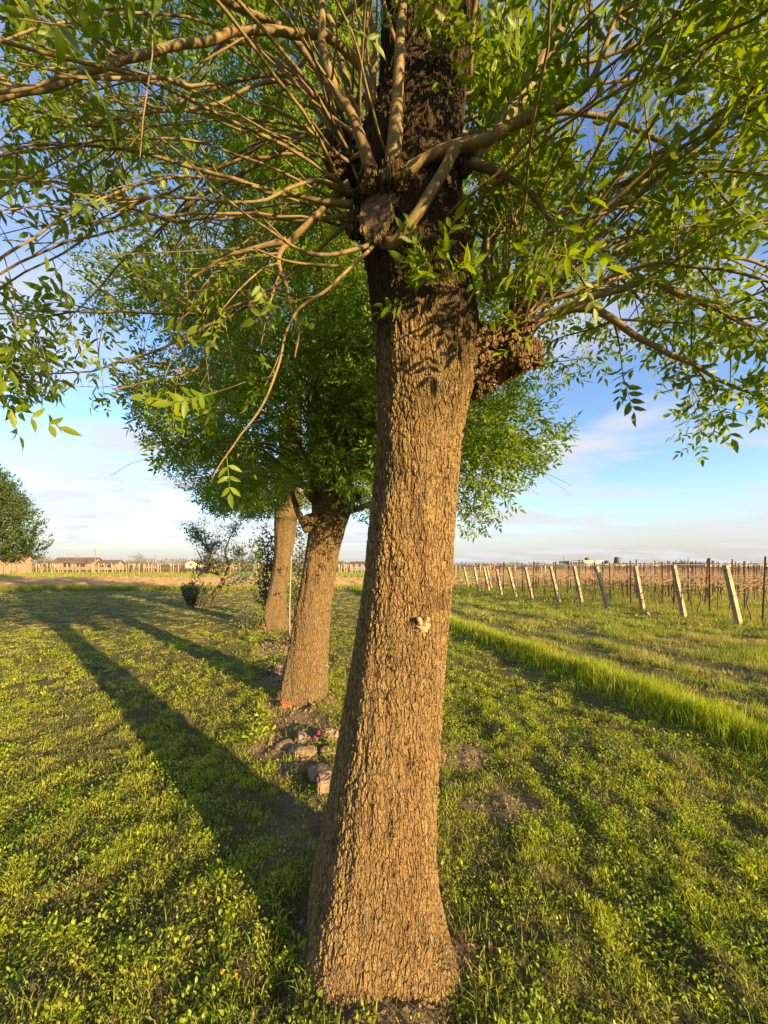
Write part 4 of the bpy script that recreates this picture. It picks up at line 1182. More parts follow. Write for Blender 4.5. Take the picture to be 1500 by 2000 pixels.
# evergreen shrubs hugging the third trunk
def column_shrub(base, label, rows, mat, size, n, cat='shrub', dens=1.0, name='evergreen_shrub'):
    base = np.array(base)
    o = empty(name, base, label, cat)
    sm, lv = MB(), MB()
    for px, py, Y, r in rows:
        c = P(px, py, Y)
        sm.tube([base + rng.normal(0, min(0.05, r * 0.3), 3) * (1, 1, 0), (base + c) / 2 + rng.normal(0, min(0.08, r * 0.4), 3), c], np.array([0.022, 0.015, 0.006]) * min(1, r / 0.22), 5, 4)
        m = int(n * (r / 0.25) ** 2)
        pos = c + rng.normal(0, 0.55, (m, 3)) * r * np.array([1, 1, 1.1])
        place_leaves(lv, pos, norm(pos - c) + rng.normal(0, 0.6, (m, 3)), rng.uniform(*size, m), TM_SINGLE, 0.9)
    sm.build('stem', M['darkbark'], o, loc=base)
    lv.build('foliage', mat, o, loc=base)
    return o
ys = 10.25
column_shrub((-2.95, ys - 0.1, 0), 'dark leafy shrub left of the third trunk', [(512, 1050, ys, 0.2), (522, 1070, ys, 0.25), (528, 1040, ys, 0.2), (505, 1080, ys, 0.2), (518, 1100, ys, 0.3), (525, 1125, ys, 0.28), (515, 1150, ys, 0.25), (530, 1085, ys, 0.3), (507, 1130, ys, 0.16), (520, 1170, ys, 0.22), (526, 1150, ys, 0.25), (503, 1060, ys, 0.13)],
             M['leaf_ivy'], (0.07, 0.12), 110)
ys = 10.6
column_shrub((-2.5, ys, 0), 'dark evergreen shrub right of the third trunk', [(585, 1050, ys, 0.24), (592, 1080, ys, 0.26), (588, 1110, ys, 0.28), (580, 1090, ys, 0.25), (575, 1130, ys, 0.24), (582, 1150, ys, 0.26), (570, 1160, ys, 0.2), (566, 1175, ys, 0.16), (590, 1140, ys, 0.2), (558, 1112, 9.38, 0.06), (566, 1100, ys, 0.14), (552, 1106, 9.38, 0.04), (588, 1035, ys, 0.2), (577, 1180, ys, 0.16), (559, 1160, 9.38, 0.05)],
             M['leaf_ivy'], (0.06, 0.10), 130)
xb, yb = G(480, 1228)
column_shrub((xb, yb, 0), 'low brownish green bush left of the third trunk base', [(470, 1200, yb, 0.16), (483, 1195, yb, 0.2), (478, 1212, yb, 0.2), (490, 1210, yb, 0.16), (465, 1212, yb, 0.14), (474, 1185, yb, 0.12), (488, 1184, yb, 0.1)], M['leaf_rose'], (0.04, 0.08), 130, name='low_bush')
xb, yb = G(504, 1226)
column_shrub((xb, yb - 0.2, 0), 'bright lime green little bush touching the third trunk', [(505, 1205, yb - 0.2, 0.15), (503, 1216, yb - 0.2, 0.16), (507, 1194, yb - 0.2, 0.1)], M['leaf_lime'], (0.04, 0.07), 160, name='lime_bush')
# plants in the bed around the stones
xb, yb = G(640, 1455)
column_shrub((xb, yb, 0), 'leafy flowering plant with pink blooms beside the round stones', [(632, 1452, yb, 0.06), (646, 1448, yb, 0.06), (622, 1462, yb, 0.05), (640, 1462, yb, 0.06), (612, 1452, yb, 0.05)], M['leaf_lime'], (0.02, 0.04), 600, 'plant', name='flower_plant')
fl = bpy.data.objects[[o.name for o in bpy.data.objects if o.name.startswith('flower_plant')][0]]
for px, py in ((623, 1430), (617, 1440), (601, 1441)):
    mb = MB(); c = P(px, py, yb - 0.05)
    for k in range(6):
        a = k * 1.05; d = np.array([math.cos(a), -0.5, math.sin(a)])
        place_leaves(mb, c[None], d[None], np.array([0.026]), TM_SINGLE, 0.3)
    mb.build('flower', M['pink'], fl, loc=(xb, yb, 0))
for (px, py, w), lb in zip(((505, 1440, 0.10), (520, 1400, 0.06), (525, 1310, 0.12)), ('leafy green weed clump on bare soil left of the stones', 'small weed patch on soil near the brick', 'dark green low plant left of the middle trunk')):
    xb, yb = G(px, py + 8)
    column_shrub((xb, yb, 0), lb, [(px - 12, py, yb, w), (px + 10, py + 2, yb, w * 0.8), (px, py - 8, yb, w * 0.8)], M['weed'] if py > 1390 else M['leaf_ivy'], (0.025, 0.05), 500, 'plant', name='weed_plant')

# thin pale cane next to the middle trunk
mb = MB(); xs_, yS = G(566, 1240)
mb.tube([(xs_, yS, 0), P(566, 1180, yS), P(568, 1120, yS), P(569, 1085, yS)], [0.011, 0.010, 0.009, 0.009], 8, 3)
cane = mb.build('garden_cane', M['palewood'], loc=(xs_, yS, 0))
tag(cane, 'thin pale garden cane standing left of the middle trunk', 'cane')
mb = MB(); mb.tube([P(569, 1086, yS), P(568.5, 1075, yS), P(569, 1062, yS)], [0.016, 0.016, 0.009], 8, 3)
mb.build('tip', M['darkclad'], cane, loc=(xs_, yS, 0))

# ------------------------------------------------------------------ stones, brick, litter
def stone(x, y, sx, sy, sz, rz, label, mat, round_=False, seed=0, zoff=0.0, tilt=0.0):
    r = np.random.default_rng(seed + 500)
    import bmesh
    bm = bmesh.new()
    bmesh.ops.create_cube(bm, size=1.0)
    for v in bm.verts:
        if round_: v.co *= 0.95
        v.co.x += r.normal(0, 0.09); v.co.y += r.normal(0, 0.09); v.co.z += r.normal(0, 0.07)
    bmesh.ops.bevel(bm, geom=list(bm.edges), offset=0.28 if round_ else 0.13, segments=3, affect='EDGES', clamp_overlap=True)
    bmesh.ops.subdivide_edges(bm, edges=list(bm.edges), cuts=3, use_grid_fill=True)
    bm.normal_update()
    cs = np.array([v.co[:] for v in bm.verts])
    n1 = vnoise(cs[:, 0] * 4 + cs[:, 1] * 2 + seed, cs[:, 2] * 4 - cs[:, 1] * 3, seed) - 0.5
    n2 = vnoise(cs[:, 0] * 13 + seed, cs[:, 2] * 12 + cs[:, 1] * 11, seed + 3) - 0.5
    for v, a, b in zip(bm.verts, n1, n2): v.co += v.normal * float(0.16 * a + 0.06 * b)
    for v in bm.verts: v.co = Vector((v.co.x * sx, v.co.y * sy, v.co.z * sz + sz * 0.36))
    me = bpy.data.meshes.new('stone'); bm.to_mesh(me); bm.free()
    for p in me.polygons: p.use_smooth = False
    me.materials.append(mat)
    o = bpy.data.objects.new('stone', me); col.objects.link(o)
    o.location = (x, y, float(gz(np.array([x]), np.array([y]))[0]) - 0.012 + zoff); o.rotation_euler = (tilt, 0, rz)
    return tag(o, label, 'stone', 'stones in the flower bed')
def st(pxl, pxr, pyb, hpx, dep, rz, label, mat='stone', round_=False, seed=0, **k):
    x, y = G((pxl + pxr) / 2, pyb)
    return stone(x, y + dep * 0.4, (pxr - pxl) / F * y, dep, hpx / F * y, rz, label, M[mat], round_, seed, **k)
st(540, 577, 1462, 17, 0.16, -0.5, 'flat tan stone block, leftmost of the bed stones', seed=1)
st(573, 602, 1451, 25, 0.13, 0.3, 'rounded grey tan stone behind the flat blocks', 'stone_grey', True, 2)
st(560, 592, 1471, 14, 0.14, 0.1, 'low grey stone half behind a tan block', 'stone_grey', False, 3)
st(576, 613, 1479, 15, 0.10, 0.15, 'long tan stone block in front of the low grey stone', seed=4)
st(628, 657, 1450, 26, 0.13, -0.2, 'rounded pale stone behind the pink flowers', 'stone', True, 5)
st(626, 662, 1477, 14, 0.10, 0.0, 'flat tan stone close to the nearest trunk below the pink flowers', seed=6)
st(600, 646, 1530, 22, 0.24, 0.45, 'large tan slab tilted on another stone beside the nearest trunk', seed=7, tilt=-0.15)
st(619, 650, 1556, 26, 0.10, 0.1, 'squarish tan stone in front of the large slab', seed=8)
st(535, 552, 1308, 8, 0.10, 0.3, 'small dull stone in the shade left of the middle trunk', 'stone_grey', True, 9)
st(532, 549, 1332, 10, 0.12, 0.0, 'small mossy stone beside the middle trunk base', 'stone_grey', True, 10)
st(553, 563, 1277, 6, 0.08, 0.0, 'tiny pale stone close behind the middle trunk', 'stone_grey', True, 11)
xq, yq = G(557, 1383)
mb = MB()
mb.box((-0.055, -0.05, -0.03), (0.055, 0.05, 0.022)); mb.box((-0.052, -0.047, 0.022), (0.02, 0.047, 0.034))
br = mb.build('brick', M['terracotta'], smooth=False); br.location = (xq, yq, float(gz(np.array([xq]), np.array([yq]))[0]) + 0.01); br.rotation_euler = (0.15, 0.1, 0.5)
mod = br.modifiers.new('bevel', 'BEVEL'); mod.width = 0.006; mod.segments = 2
tag(br, 'broken orange brick at the foot of the middle trunk', 'brick')
cm = MB(); lt = MB()
xs = rng.uniform(-3, 1.5, 26000); yss = 1.0 + 9 * rng.random(26000) ** 1.6
kk = (rng.random(26000) < soil_mask(xs, yss) * 1.2) & off_trunk(xs, yss) & (soil_mask(xs, yss) > 0.3)
xs, yss = xs[kk][:5200], yss[kk][:5200]
oct_ = np.array([[1, 0, 0], [-1, 0, 0], [0, 1, 0], [0, -1, 0], [0, 0, 1], [0, 0, -0.5]], float)
of = [[0, 2, 4], [2, 1, 4], [1, 3, 4], [3, 0, 4], [2, 0, 5], [1, 2, 5], [3, 1, 5], [0, 3, 5]]
n = len(xs)
sz = (0.004 + 0.016 * rng.random(n) ** 3) * (0.7 + 0.12 * yss)
pts = np.stack([xs, yss, gz(xs, yss)], 1)[:, None] + (oct_[None] + rng.normal(0, 0.28, (n, 6, 3))) * sz[:, None, None]
cm.inst(None, None, of, pts)
tag(cm.build('soil_crumbs', M['crumb'], smooth=False), 'crumbs and clods of dry earth on the bare bed', 'soil', kind='stuff')
xs = rng.uniform(-2.2, 2.2, 9000); yss = 0.9 + 6 * rng.random(9000) ** 1.6
kk = rng.random(9000) < 0.12 + 0.5 * soil_mask(xs, yss)
xs, yss = xs[kk], yss[kk]; n = len(xs)
place_leaves(lt, np.stack([xs, yss, gz(xs, yss) + 0.006], 1), np.stack([rng.normal(0, 1, n), rng.normal(0, 1, n), rng.normal(0.1, 0.35, n)], 1), rng.uniform(0.015, 0.05, n), TM_SINGLE, 0.6)
tag(lt.build('leaf_litter', M['litter'], smooth=False), 'dry brown leaf bits lying in the grass and on bare soil', 'leaves', kind='stuff')
# black film with scraps
xf, yf = G(540, 1252)
mb = MB()
uu, vv = np.meshgrid(np.linspace(-0.36, 0.36, 30), np.linspace(-0.3, 0.3, 18), indexing='ij')
zf = 0.004 + 0.07 * np.maximum(0, fbm(uu * 9, vv * 9, 12, 3) - 0.42) + gz(uu + xf, vv + yf)
ii_ = (np.arange(29)[:, None] * 18 + np.arange(17)[None]).ravel()
mb.add(np.stack([uu + xf + 0.08 * fbm(vv * 5, uu * 5, 3), vv + yf, zf], -1), np.stack([ii_, ii_ + 18, ii_ + 19, ii_ + 1], 1))
mb.add(np.stack([uu + xf + 0.08 * fbm(vv * 5, uu * 5, 3), vv + yf, zf - 0.004], -1), np.stack([ii_, ii_ + 1, ii_ + 19, ii_ + 18], 1))
tag(mb.build('plastic_sheet', M['plastic'], loc=(xf, yf, 0)), 'crumpled black plastic sheet on the soil between the two farther trunks', 'sheet')

# dandelions and a seed head in the near lawn
def dandelion(px, py, label, mat='yellow', r=0.010, h=0.05):
    x, y = G(px, py); y -= 0.02
    z = float(gz(np.array([x]), np.array([y]))[0])
    o = empty('dandelion', (x, y, z), label, 'flower', 'flowers in the lawn')
    mb = MB(); mb.tube([(x, y, z - 0.01), (x + 0.004, y, z + h * 0.6), (x, y - 0.004, z + h)], [0.0018, 0.0016, 0.0016], 5, 3); mb.build('stalk', M['weed'], o, loc=(x, y, z))
    mb = MB()
    m = 34
    a = rng.uniform(0, 6.28, m); el = rng.uniform(0.1, 1.5, m) if mat == 'yellow' else rng.uniform(-1.2, 1.5, m)
    d = np.stack([np.cos(a) * np.cos(el), np.sin(a) * np.cos(el), np.sin(el)], 1)
    place_leaves(mb, np.tile([[x, y - 0.004, z + h]], (m, 1)), d, np.full(m, r), TM_SINGLE, 0.5)
    mb.build('flower_head', M[mat], o, loc=(x, y, z))
for px, py, lb in ((443, 1810, 'yellow dandelion at the lower left, highest of the near group'), (415, 1832, 'yellow dandelion just left of the near dandelion group'), (440, 1918, 'yellow dandelion low in the near lawn beside broad leaves'),
                   (465, 1925, 'yellow dandelion nearest the big trunk base'), (544, 1492, 'single yellow dandelion on soil in front of the stones')):
    dandelion(px, py, lb)
dandelion(155, 1692, 'white dandelion seed head in the left lawn', 'white_fluff', 0.011, 0.07)

# ------------------------------------------------------------------ vineyard on the right
RD = norm(np.array([0.91, 0.41, 0]))
ends = [((1445, 1224), (1417, 1102)), ((1337, 1207), (1315, 1102)), ((1257, 1195), (1240, 1105)), ((1188, 1190), (1165, 1105)), ((1137, 1181), (1121, 1105)), ((1092, 1176), (1075, 1105)),
        ((1040, 1171), (1026, 1107)), ((1008, 1167), (993, 1107)), ((980, 1164), (970, 1111)), ((956, 1157), (945, 1107)), ((936, 1157), (926, 1107)), ((960, 1152), (951, 1107)), ((916, 1151), (906, 1107))]
def post_mesh():
    mb = MB()
    w = 0.057
    n = 8
    zs = np.linspace(-0.15, 1.0, n)
    ring = np.array([(-w, -w), (-w * 0.7, -w * 1.08), (w * 0.7, -w * 1.08), (w, -w), (w, w), (w * 0.7, w * 1.08), (-w * 0.7, w * 1.08), (-w, w)])
    V = np.array([[(x * (1 - 0.12 * z), y * (1 - 0.12 * z), z) for x, y in ring] for z in zs]).reshape(-1, 3)
    i = np.arange(n - 1)[:, None] * 8; j = np.arange(8)[None]; j2 = (j + 1) % 8
    mb.add(V, np.stack([i + j, i + j2, i + 8 + j2, i + 8 + j], -1).reshape(-1, 4))
    mb.q.append(np.array([[(n - 1) * 8 + k for k in (0, 3, 4, 7)]])); mb.q.append(np.array([[(n - 1) * 8 + k for k in (0, 1, 2, 3)]])); mb.q.append(np.array([[(n - 1) * 8 + k for k in (4, 5, 6, 7)]]))
    return mb
end_root = None
row_starts = []
for i, ((bx, by), (tx, ty)) in enumerate(ends):
    x, y = G(bx, by)
    top = P(tx, ty, y - 0.15 if i else y - 0.1)
    if end_root is None:
        end_root = empty('end_post', (0, 0, 0))
        post_mesh().build('post', M['concrete'], end_root, smooth=False)
        for zc in (0.52, 0.80, 0.93):
            mb = MB()
            ww = 0.066
            mb.tube([(-ww, -ww, zc), (ww, -ww, zc + 0.004), (ww, ww, zc), (-ww, ww, zc - 0.003), (-ww, -ww, zc)], [0.004] * 5, 5)
            mb.tube([(ww, 0, zc), (ww + 0.09, 0.03, zc - 0.008)], [0.004, 0.004], 5)
            mb.build('wire_loop', M['wire'], end_root)
        o = end_root
    else: o = copy_tree(end_root)
    v = Vector(top) - Vector((x, y, 0))
    o.location = (x, y, -0.02)
    o.scale = (1, 1, v.length)
    q_ = v.to_track_quat('Z', 'Y')
    o.rotation_mode = 'QUATERNION'; o.rotation_quaternion = q_
    nm = 'nearest and rightmost' if i == 0 else ORD[i] + ' from the right'
    tag(o, 'pale concrete end post leaning outwards at its vine row, %s' % nm, 'post', 'leaning end posts of the vine rows')
    row_starts.append((np.array([x, y, 0.0]), np.array(top)))

# stakes, vines and wires along each row
mb = MB(); mb.box((-0.022, -0.004, -0.1), (0.022, 0.004, 1.0)); mb.box((-0.022, -0.03, -0.1), (-0.014, -0.0042, 1.0)); mb.box((0.014, -0.03, -0.1), (0.022, -0.0042, 1.0))
stake0 = mb.build('vine_stake', M['rust'], smooth=False)
vines = []
for s in range(5):
    vt = empty('grape_vine', (0, 0, 0))
    mb = MB()
    r = np.random.default_rng(s + 40)
    tp = [(0, 0, -0.05), (r.normal(0, 0.04), r.normal(0, 0.04), 0.25), (r.normal(0, 0.06), r.normal(0, 0.05), 0.55), (r.normal(0, 0.05), 0, 0.85), (0.03, 0, 0.95)]
    mb.tube(tp, [0.024, 0.019, 0.017, 0.019, 0.022], 7, 4); mb.build('trunk', M['vine'], vt)
    mb = MB()
    for sg in (-1, 1):
        for k in range(3):
            L = r.uniform(0.5, 0.85)
            pts = [(0.02, 0, 0.93), (sg * 0.15, r.normal(0, 0.03), 0.99 + r.uniform(0, 0.15)), (sg * 0.4 * L / 0.6, r.normal(0, 0.05), 1.0 + r.normal(0.03, 0.06)), (sg * L, r.normal(0, 0.06), 0.92 + r.normal(0, 0.08))]
            mb.tube(pts, [0.012, 0.009, 0.007, 0.004], 5, 4, False)
    for k in range(4):
        x = r.uniform(-0.6, 0.6)
        mb.tube([(x, 0, 0.95), (x + r.normal(0, 0.05), r.normal(0, 0.04), 1.15), (x + r.normal(0, 0.12), r.normal(0, 0.08), 1.15 + r.uniform(0.05, 0.35))], [0.006, 0.005, 0.003], 4, 3, False)
    mb.build('canes', M['cane'], vt)
    vines.append(vt)
used_st = used_v = False
used_vk = set()
rzr = math.atan2(RD[1], RD[0])
ns = nv = 0
for i, (b, top) in enumerate(row_starts):
    L = 9 if i == 0 else 14 if i < 4 else 20 if i < 8 else 26
    nth = 'nearest' if i == 0 else ORD[i]
    # wires
    mb = MB()
    for zw, zf in ((0.93, 0.53), (1.25, 0.78), (1.62, 0.96)):
        s0 = b + (top - b) * zf
        mb.tube([s0, b + RD * 2 + (0, 0, zw), b + RD * L * 0.5 + (0, 0, zw - 0.02), b + RD * L + (0, 0, zw)], [0.0035] * 4, 4, 2, False)
    tag(mb.build('trellis_wires', M['wire'], loc=b), 'trellis wires strung along the %s vine row' % nth, 'wires', 'trellis wires of the vine rows')
    k = 0; d = 0.9 + (i * 0.37) % 0.8
    while d < L:
        p = b + RD * d + np.array([rng.normal(0, 0.03), rng.normal(0, 0.05), 0])
        if p[0] < p[1] * 1.12 + 0.5 and ns < 120:
            o = stake0 if not used_st else stake0.copy()
            if used_st: col.objects.link(o)
            used_st = True
            o.location = p; o.rotation_euler = (rng.normal(0, 0.015), rng.normal(0, 0.02), rzr + rng.normal(0, 0.2)); o.scale = (1, 1, rng.uniform(1.66, 1.84))
            tag(o, 'rusty metal stake, %s along the %s vine row' % (ORD[k], nth), 'stake', 'metal stakes of the vine rows')
            ns += 1; k += 1
        d += rng.uniform(1.5, 2.3) if i < 6 else rng.uniform(2.2, 3.2)
    d = 0.5 + (i * 0.29) % 0.5; k = 0
    while d < min(L, 17) and k < 18:
        p = b + RD * d + np.array([rng.normal(0, 0.04), rng.normal(0, 0.04), 0])
        if p[0] < p[1] * 1.12 + 0.5:
            s = nv % 5
            o = vines[s] if s not in used_vk else copy_tree(vines[s])
            used_vk.add(s)
            o.location = p; o.rotation_euler = (0, 0, rzr + (math.pi if rng.random() < 0.5 else 0) + rng.normal(0, 0.1)); sc = rng.uniform(0.9, 1.06); o.scale = (sc * 1.1, sc, sc)
            tag(o, 'bare brown grapevine, %s along the %s vine row' % (ORD[k], nth), 'vine', 'grapevines in the near rows')
            nv += 1; k += 1
        d += rng.uniform(0.85, 1.15) if i < 7 else rng.uniform(1.3, 1.7)

# farther vineyard blocks: posts as things, tangled canes as one mass
mb = MB(); mb.box((-0.05, -0.05, -0.1), (0.05, 0.05, 1.0)); mb.box((-0.042, -0.042, 1.0), (0.042, 0.042, 1.02))
fp0 = mb.build('vineyard_post', M['concrete'], smooth=False)
mb = MB(); mb.box((-0.035, -0.035, -0.1), (0.035, 0.035, 1.0)); mb.box((-0.028, -0.028, 1.0), (0.028, 0.028, 1.02))
fs0 = mb.build('vineyard_stake', M['rust'], smooth=False)
first = {'p': True, 's': True}
def put(kind, x, y, h, label, group, tx=0.0):
    src = fp0 if kind == 'p' else fs0
    o = src if first[kind] else src.copy()
    if not first[kind]: col.objects.link(o)
    first[kind] = False
    o.location = (x, y, 0); o.scale = (1, 1, h); o.rotation_euler = (rng.normal(0, 0.02), tx + rng.normal(0, 0.03), rng.uniform(0, 1))
    tag(o, label, 'post', group)
for k in range(135):
    y = rng.uniform(66, 84); px = rng.uniform(-30, 520) if k < 112 else rng.uniform(655, 725)
    put('p', (px - 750) / F * y, y, rng.uniform(1.55, 1.9), 'pale post of the far vineyard beyond the ploughed strip', 'posts of the far vineyard', rng.choice([0, 0, -0.12]))
for k in range(36):
    px = 8 + k * 14.0 + rng.normal(0, 2.5); y = 57 + rng.normal(0, 1.5)
    if 530 < px < 660: continue
    put('s', (px - 750) / F * y, y, rng.uniform(1.35, 1.7), 'dark stake standing before the far pale vineyard posts', 'dark stakes of the far vineyard')
for k in range(150):
    y = 24 + 60 * rng.random() ** 1.2; x = 5.2 + rng.random() * (y * 1.05 - 5.2)
    x = max(x, 9.0 - (y - 9.9) * 0.1 + 1.0)
    if x > y * 1.05: continue
    put('s' if rng.random() < 0.75 else 'p', x, y, rng.uniform(1.3, 1.56), 'distant thin post among the vines behind the near rows', 'posts behind the near vine rows')
cm = MB()
for k in range(1500):
    if k < 950:
        y = 26 + 62 * rng.random(); x = 9 - (y - 9.9) * 0.1 + rng.random() * (y * 1.1)
    else:
        y = rng.uniform(66, 84); x = (rng.uniform(-60, 730) - 750) / F * y
    L = rng.uniform(0.6, 1.3); z = rng.uniform(0.75, 1.15)
    cm.tube([(x, y, 0.0 if k % 3 == 0 else z - 0.1), (x + rng.normal(0, 0.05), y, z), (x + L * rng.choice([-1, 1]), y + rng.normal(0, 0.2), z + rng.normal(0, 0.15))], [0.022, 0.018, 0.012], 4, 1, False)
tag(cm.build('vine_canes', M['cane']), 'tangle of bare brown vine canes in the distant vineyard rows', 'vines', kind='stuff')
# rubble by the end posts
for px, py, w, lb, mt in ((1265, 1202, 0.24, 'pale broken concrete lump beside a leaning end post', 'concrete'), (1188, 1193, 0.22, 'dark stone at the foot of a leaning end post', 'stone_grey'), (1240, 1203, 0.14, 'short broken tile piece in the vineyard edge grass', 'terracotta'), (1327, 1213, 0.16, 'low pale stone in the grass between end posts', 'stone_grey')):
    x, y = G(px, py)
    o = stone(x, y, w, w * 0.7, w * 0.7, 0.5, lb, M[mt], mt == 'stone_grey', int(px)); o.name = 'rubble'; tag(o, lb, 'rubble', 'rubble along the vineyard edge')

# ------------------------------------------------------------------ buildings far off
def house(label, px0, px1, py_eave, py_ridge, Y, depth, wall, roof, name='house', wins=(), door=None, gable=False):
    x0, x1 = (px0 - 750) / F * Y, (px1 - 750) / F * Y
    ze, zr = H - (py_eave - HOR) / F * Y, H - (py_ridge - HOR) / F * Y
    o = empty(name, ((x0 + x1) / 2, Y, 0), label, 'building')
    loc = ((x0 + x1) / 2, Y, 0)
    mb = MB(); mb.box((x0, Y, -0.2), (x1, Y + depth, ze)); mb.build('wall', M[wall], o, False, loc)
    mb = MB(); ov = 0.5
    if gable:   # gable end faces the viewer
        xm = (x0 + x1) / 2
        mb2 = MB(); mb2.add([(x0, Y + 0.01, ze), (x1, Y + 0.01, ze), (xm, Y + 0.01, zr), (x0, Y + depth - 0.01, ze), (x1, Y + depth - 0.01, ze), (xm, Y + depth - 0.01, zr)], [[0, 3, 5, 2], [1, 2, 5, 4]], [[0, 1, 2], [3, 5, 4]]); mb2.build('gable', M[wall], o, False, loc)
        for sg, xe in ((-1, x0), (1, x1)):
            xe2 = xe + sg * ov; ze2 = ze - ov * (zr - ze) / ((x1 - x0) / 2)
            mb.add([(xe2, Y - ov, ze2 + .02), (xm, Y - ov, zr + .02), (xm, Y + depth + ov, zr + .02), (xe2, Y + depth + ov, ze2 + .02), (xe2, Y - ov, ze2 + .25), (xm, Y - ov, zr + .25), (xm, Y + depth + ov, zr + .25), (xe2, Y + depth + ov, ze2 + .25)],
                   [[0, 3, 2, 1], [4, 5, 6, 7], [0, 1, 5, 4], [1, 2, 6, 5], [2, 3, 7, 6], [3, 0, 4, 7]])
    else:
        ym = Y + depth / 2
        for ya, s in ((Y - ov, 1), (Y + depth + ov, -1)):
            mb.add([(x0 - ov, ya, ze - .15), (x1 + ov, ya, ze - .15), (x1 + ov, ym, zr), (x0 - ov, ym, zr), (x0 - ov, ya, ze + .08), (x1 + ov, ya, ze + .08), (x1 + ov, ym, zr + .23), (x0 - ov, ym, zr + .23)],
                   [[0, 3, 2, 1], [4, 5, 6, 7], [0, 1, 5, 4], [1, 2, 6, 5], [2, 3, 7, 6], [3, 0, 4, 7]])
        mb2 = MB(); mb2.add([(x0 + .02, Y + .02, ze), (x0 + .02, Y + depth - .02, ze), (x0 + .02, ym, zr), (x1 - .02, Y + .02, ze), (x1 - .02, Y + depth - .02, ze), (x1 - .02, ym, zr)], None, [[0, 1, 2], [3, 5, 4]]); mb2.build('gable', M[wall], o, False, loc)
    mb.build('roof', M[roof], o, False, loc)
    for a, b, c, d in wins:
        mb = MB(); mb.box(((a - 750) / F * Y, Y - 0.06, H - (d - HOR) / F * Y), ((b - 750) / F * Y, Y + 0.1, H - (c - HOR) / F * Y)); mb.build('window', M['window'], o, False, loc)
    return o
house('long low farm barn with brown tiled roof on the horizon left', 103, 180, 1099, 1090, 120, 5, 'stucco', 'rooftile', 'barn', [(122, 138, 1100, 1108), (150, 168, 1101, 1107)])
house('lower brown roofed shed joined beside the long barn', 186, 226, 1103, 1095, 121, 4, 'stucco', 'rooftile', 'shed', [(190, 218, 1104, 1108)])
house('ochre house half hidden under the big dark tree', -30, 38, 1090, 1078, 62, 2.2, 'stucco', 'rooftile', 'house', [(2, 12, 1093, 1098), (22, 30, 1094, 1099)])
house('small pale house with a gable in the far trees', 362, 388, 1100, 1094, 170, 9, 'stucco_pale', 'rooftile', 'house', [(370, 374, 1102, 1105)], gable=True)
house('tiny ochre hut on the horizon between the trees', 279, 290, 1104, 1100, 170, 6, 'stucco', 'rooftile', 'hut', [(283, 286, 1104.5, 1106)], gable=True)
house('pale low house behind the small leaning tree', 438, 470, 1100, 1095, 170, 9, 'stucco', 'rooftile', 'house', [(445, 450, 1102, 1105), (456, 461, 1102, 1105)])
house('brown farmhouse on the horizon between the two nearer trunks', 684, 714, 1103, 1098, 110, 9, 'bluewall', 'rooftile', 'farmhouse', [(690, 695, 1104, 1107), (700, 704, 1104, 1107)])
house('ochre farm building on the horizon just right of the nearest trunk', 940, 966, 1105, 1103, 260, 9, 'stucco', 'rooftile', 'farmhouse', [(950, 953, 1105.3, 1106.5)])

# factory on the right horizon
YF = 420.0
def fx(px): return (px - 750) / F * YF
def fz(py): return H - (py - 3 - HOR) / F * YF
fac = empty('factory', (fx(1150), YF, 0), 'cream and blue grey factory building on the right horizon', 'building')
fl_ = (fx(1150), YF, 0)
mb = MB(); mb.box((fx(1140), YF, -1), (fx(1177), YF + 30, fz(1098))); mb.build('wall', M['palewall'], fac, False, fl_)
mb = MB(); mb.box((fx(1113), YF + 1, -1), (fx(1139.8), YF + 26, fz(1098.5))); mb.build('office_block', M['bluewall'], fac, False, fl_)
for k in range(5):
    mb = MB(); mb.box((fx(1115 + k * 5), YF + 0.8, fz(1105)), (fx(1118 + k * 5), YF + 1.2, fz(1100))); mb.build('window', M['window'], fac, False, fl_)
mb = MB(); mb.box((fx(1177.2), YF - 6, -1), (fx(1285), YF + 20, fz(1104.5))); mb.build('low_hall', M['palewall'], fac, False, fl_)
mb = MB(); mb.box((fx(1176.8), YF - 6.4, fz(1104.5)), (fx(1286), YF + 20.4, fz(1103.2))); mb.build('roof', M['darkclad'], fac, False, fl_)
mb = MB(); mb.box((fx(1139.5), YF - .4, fz(1098)), (fx(1177.5), YF + 30.4, fz(1097.3))); mb.build('parapet', M['stucco_pale'], fac, False, fl_)
def tower(label, pxa, pxb, pta, ptb, pyt, pyb, dy):
    z0, z1 = fz(pyb), fz(pyt)
    xc = (fx(pxa) + fx(pxb)) / 2
    o = empty('cooling_tower', (xc, YF + dy, 0), label, 'tower', 'dark tapering towers of the factory')
    n = 28; V = []
    zs = np.linspace(0, 1, 8)
    for t in zs:
        hw = ((fx(pxb) - fx(pxa)) * (1 - t) + (fx(ptb) - fx(pta)) * t) / 2
        cx = xc * (1 - t) + (fx(pta) + fx(ptb)) / 2 * t
        for k in range(n): V.append((cx + hw * math.cos(k * 2 * math.pi / n), YF + dy + hw * math.sin(k * 2 * math.pi / n), z0 + (z1 - z0) * t))
    mb = MB(); i = np.arange(7)[:, None] * n; j = np.arange(n)[None]; j2 = (j + 1) % n
    mb.add(V, np.stack([i + j, i + j2, i + n + j2, i + n + j], -1).reshape(-1, 4)); mb.build('shell', M['darkclad'], o, True, (xc, YF + dy, 0))
    mb = MB(); hw = (fx(ptb) - fx(pta)) / 2; cx = (fx(pta) + fx(ptb)) / 2
    rp = [(cx + hw * math.cos(a), YF + dy + hw * math.sin(a), z1) for a in np.linspace(0, 2 * math.pi, 29)]
    mb.tube(rp, [0.25] * 29, 6, 1, False); mb.build('rim', M['roofgrey'], o, True, (xc, YF + dy, 0))
tower('tallest dark tapering tower, right of the cream factory', 1211, 1226, 1213.5, 1224, 1091, 1110, 12)
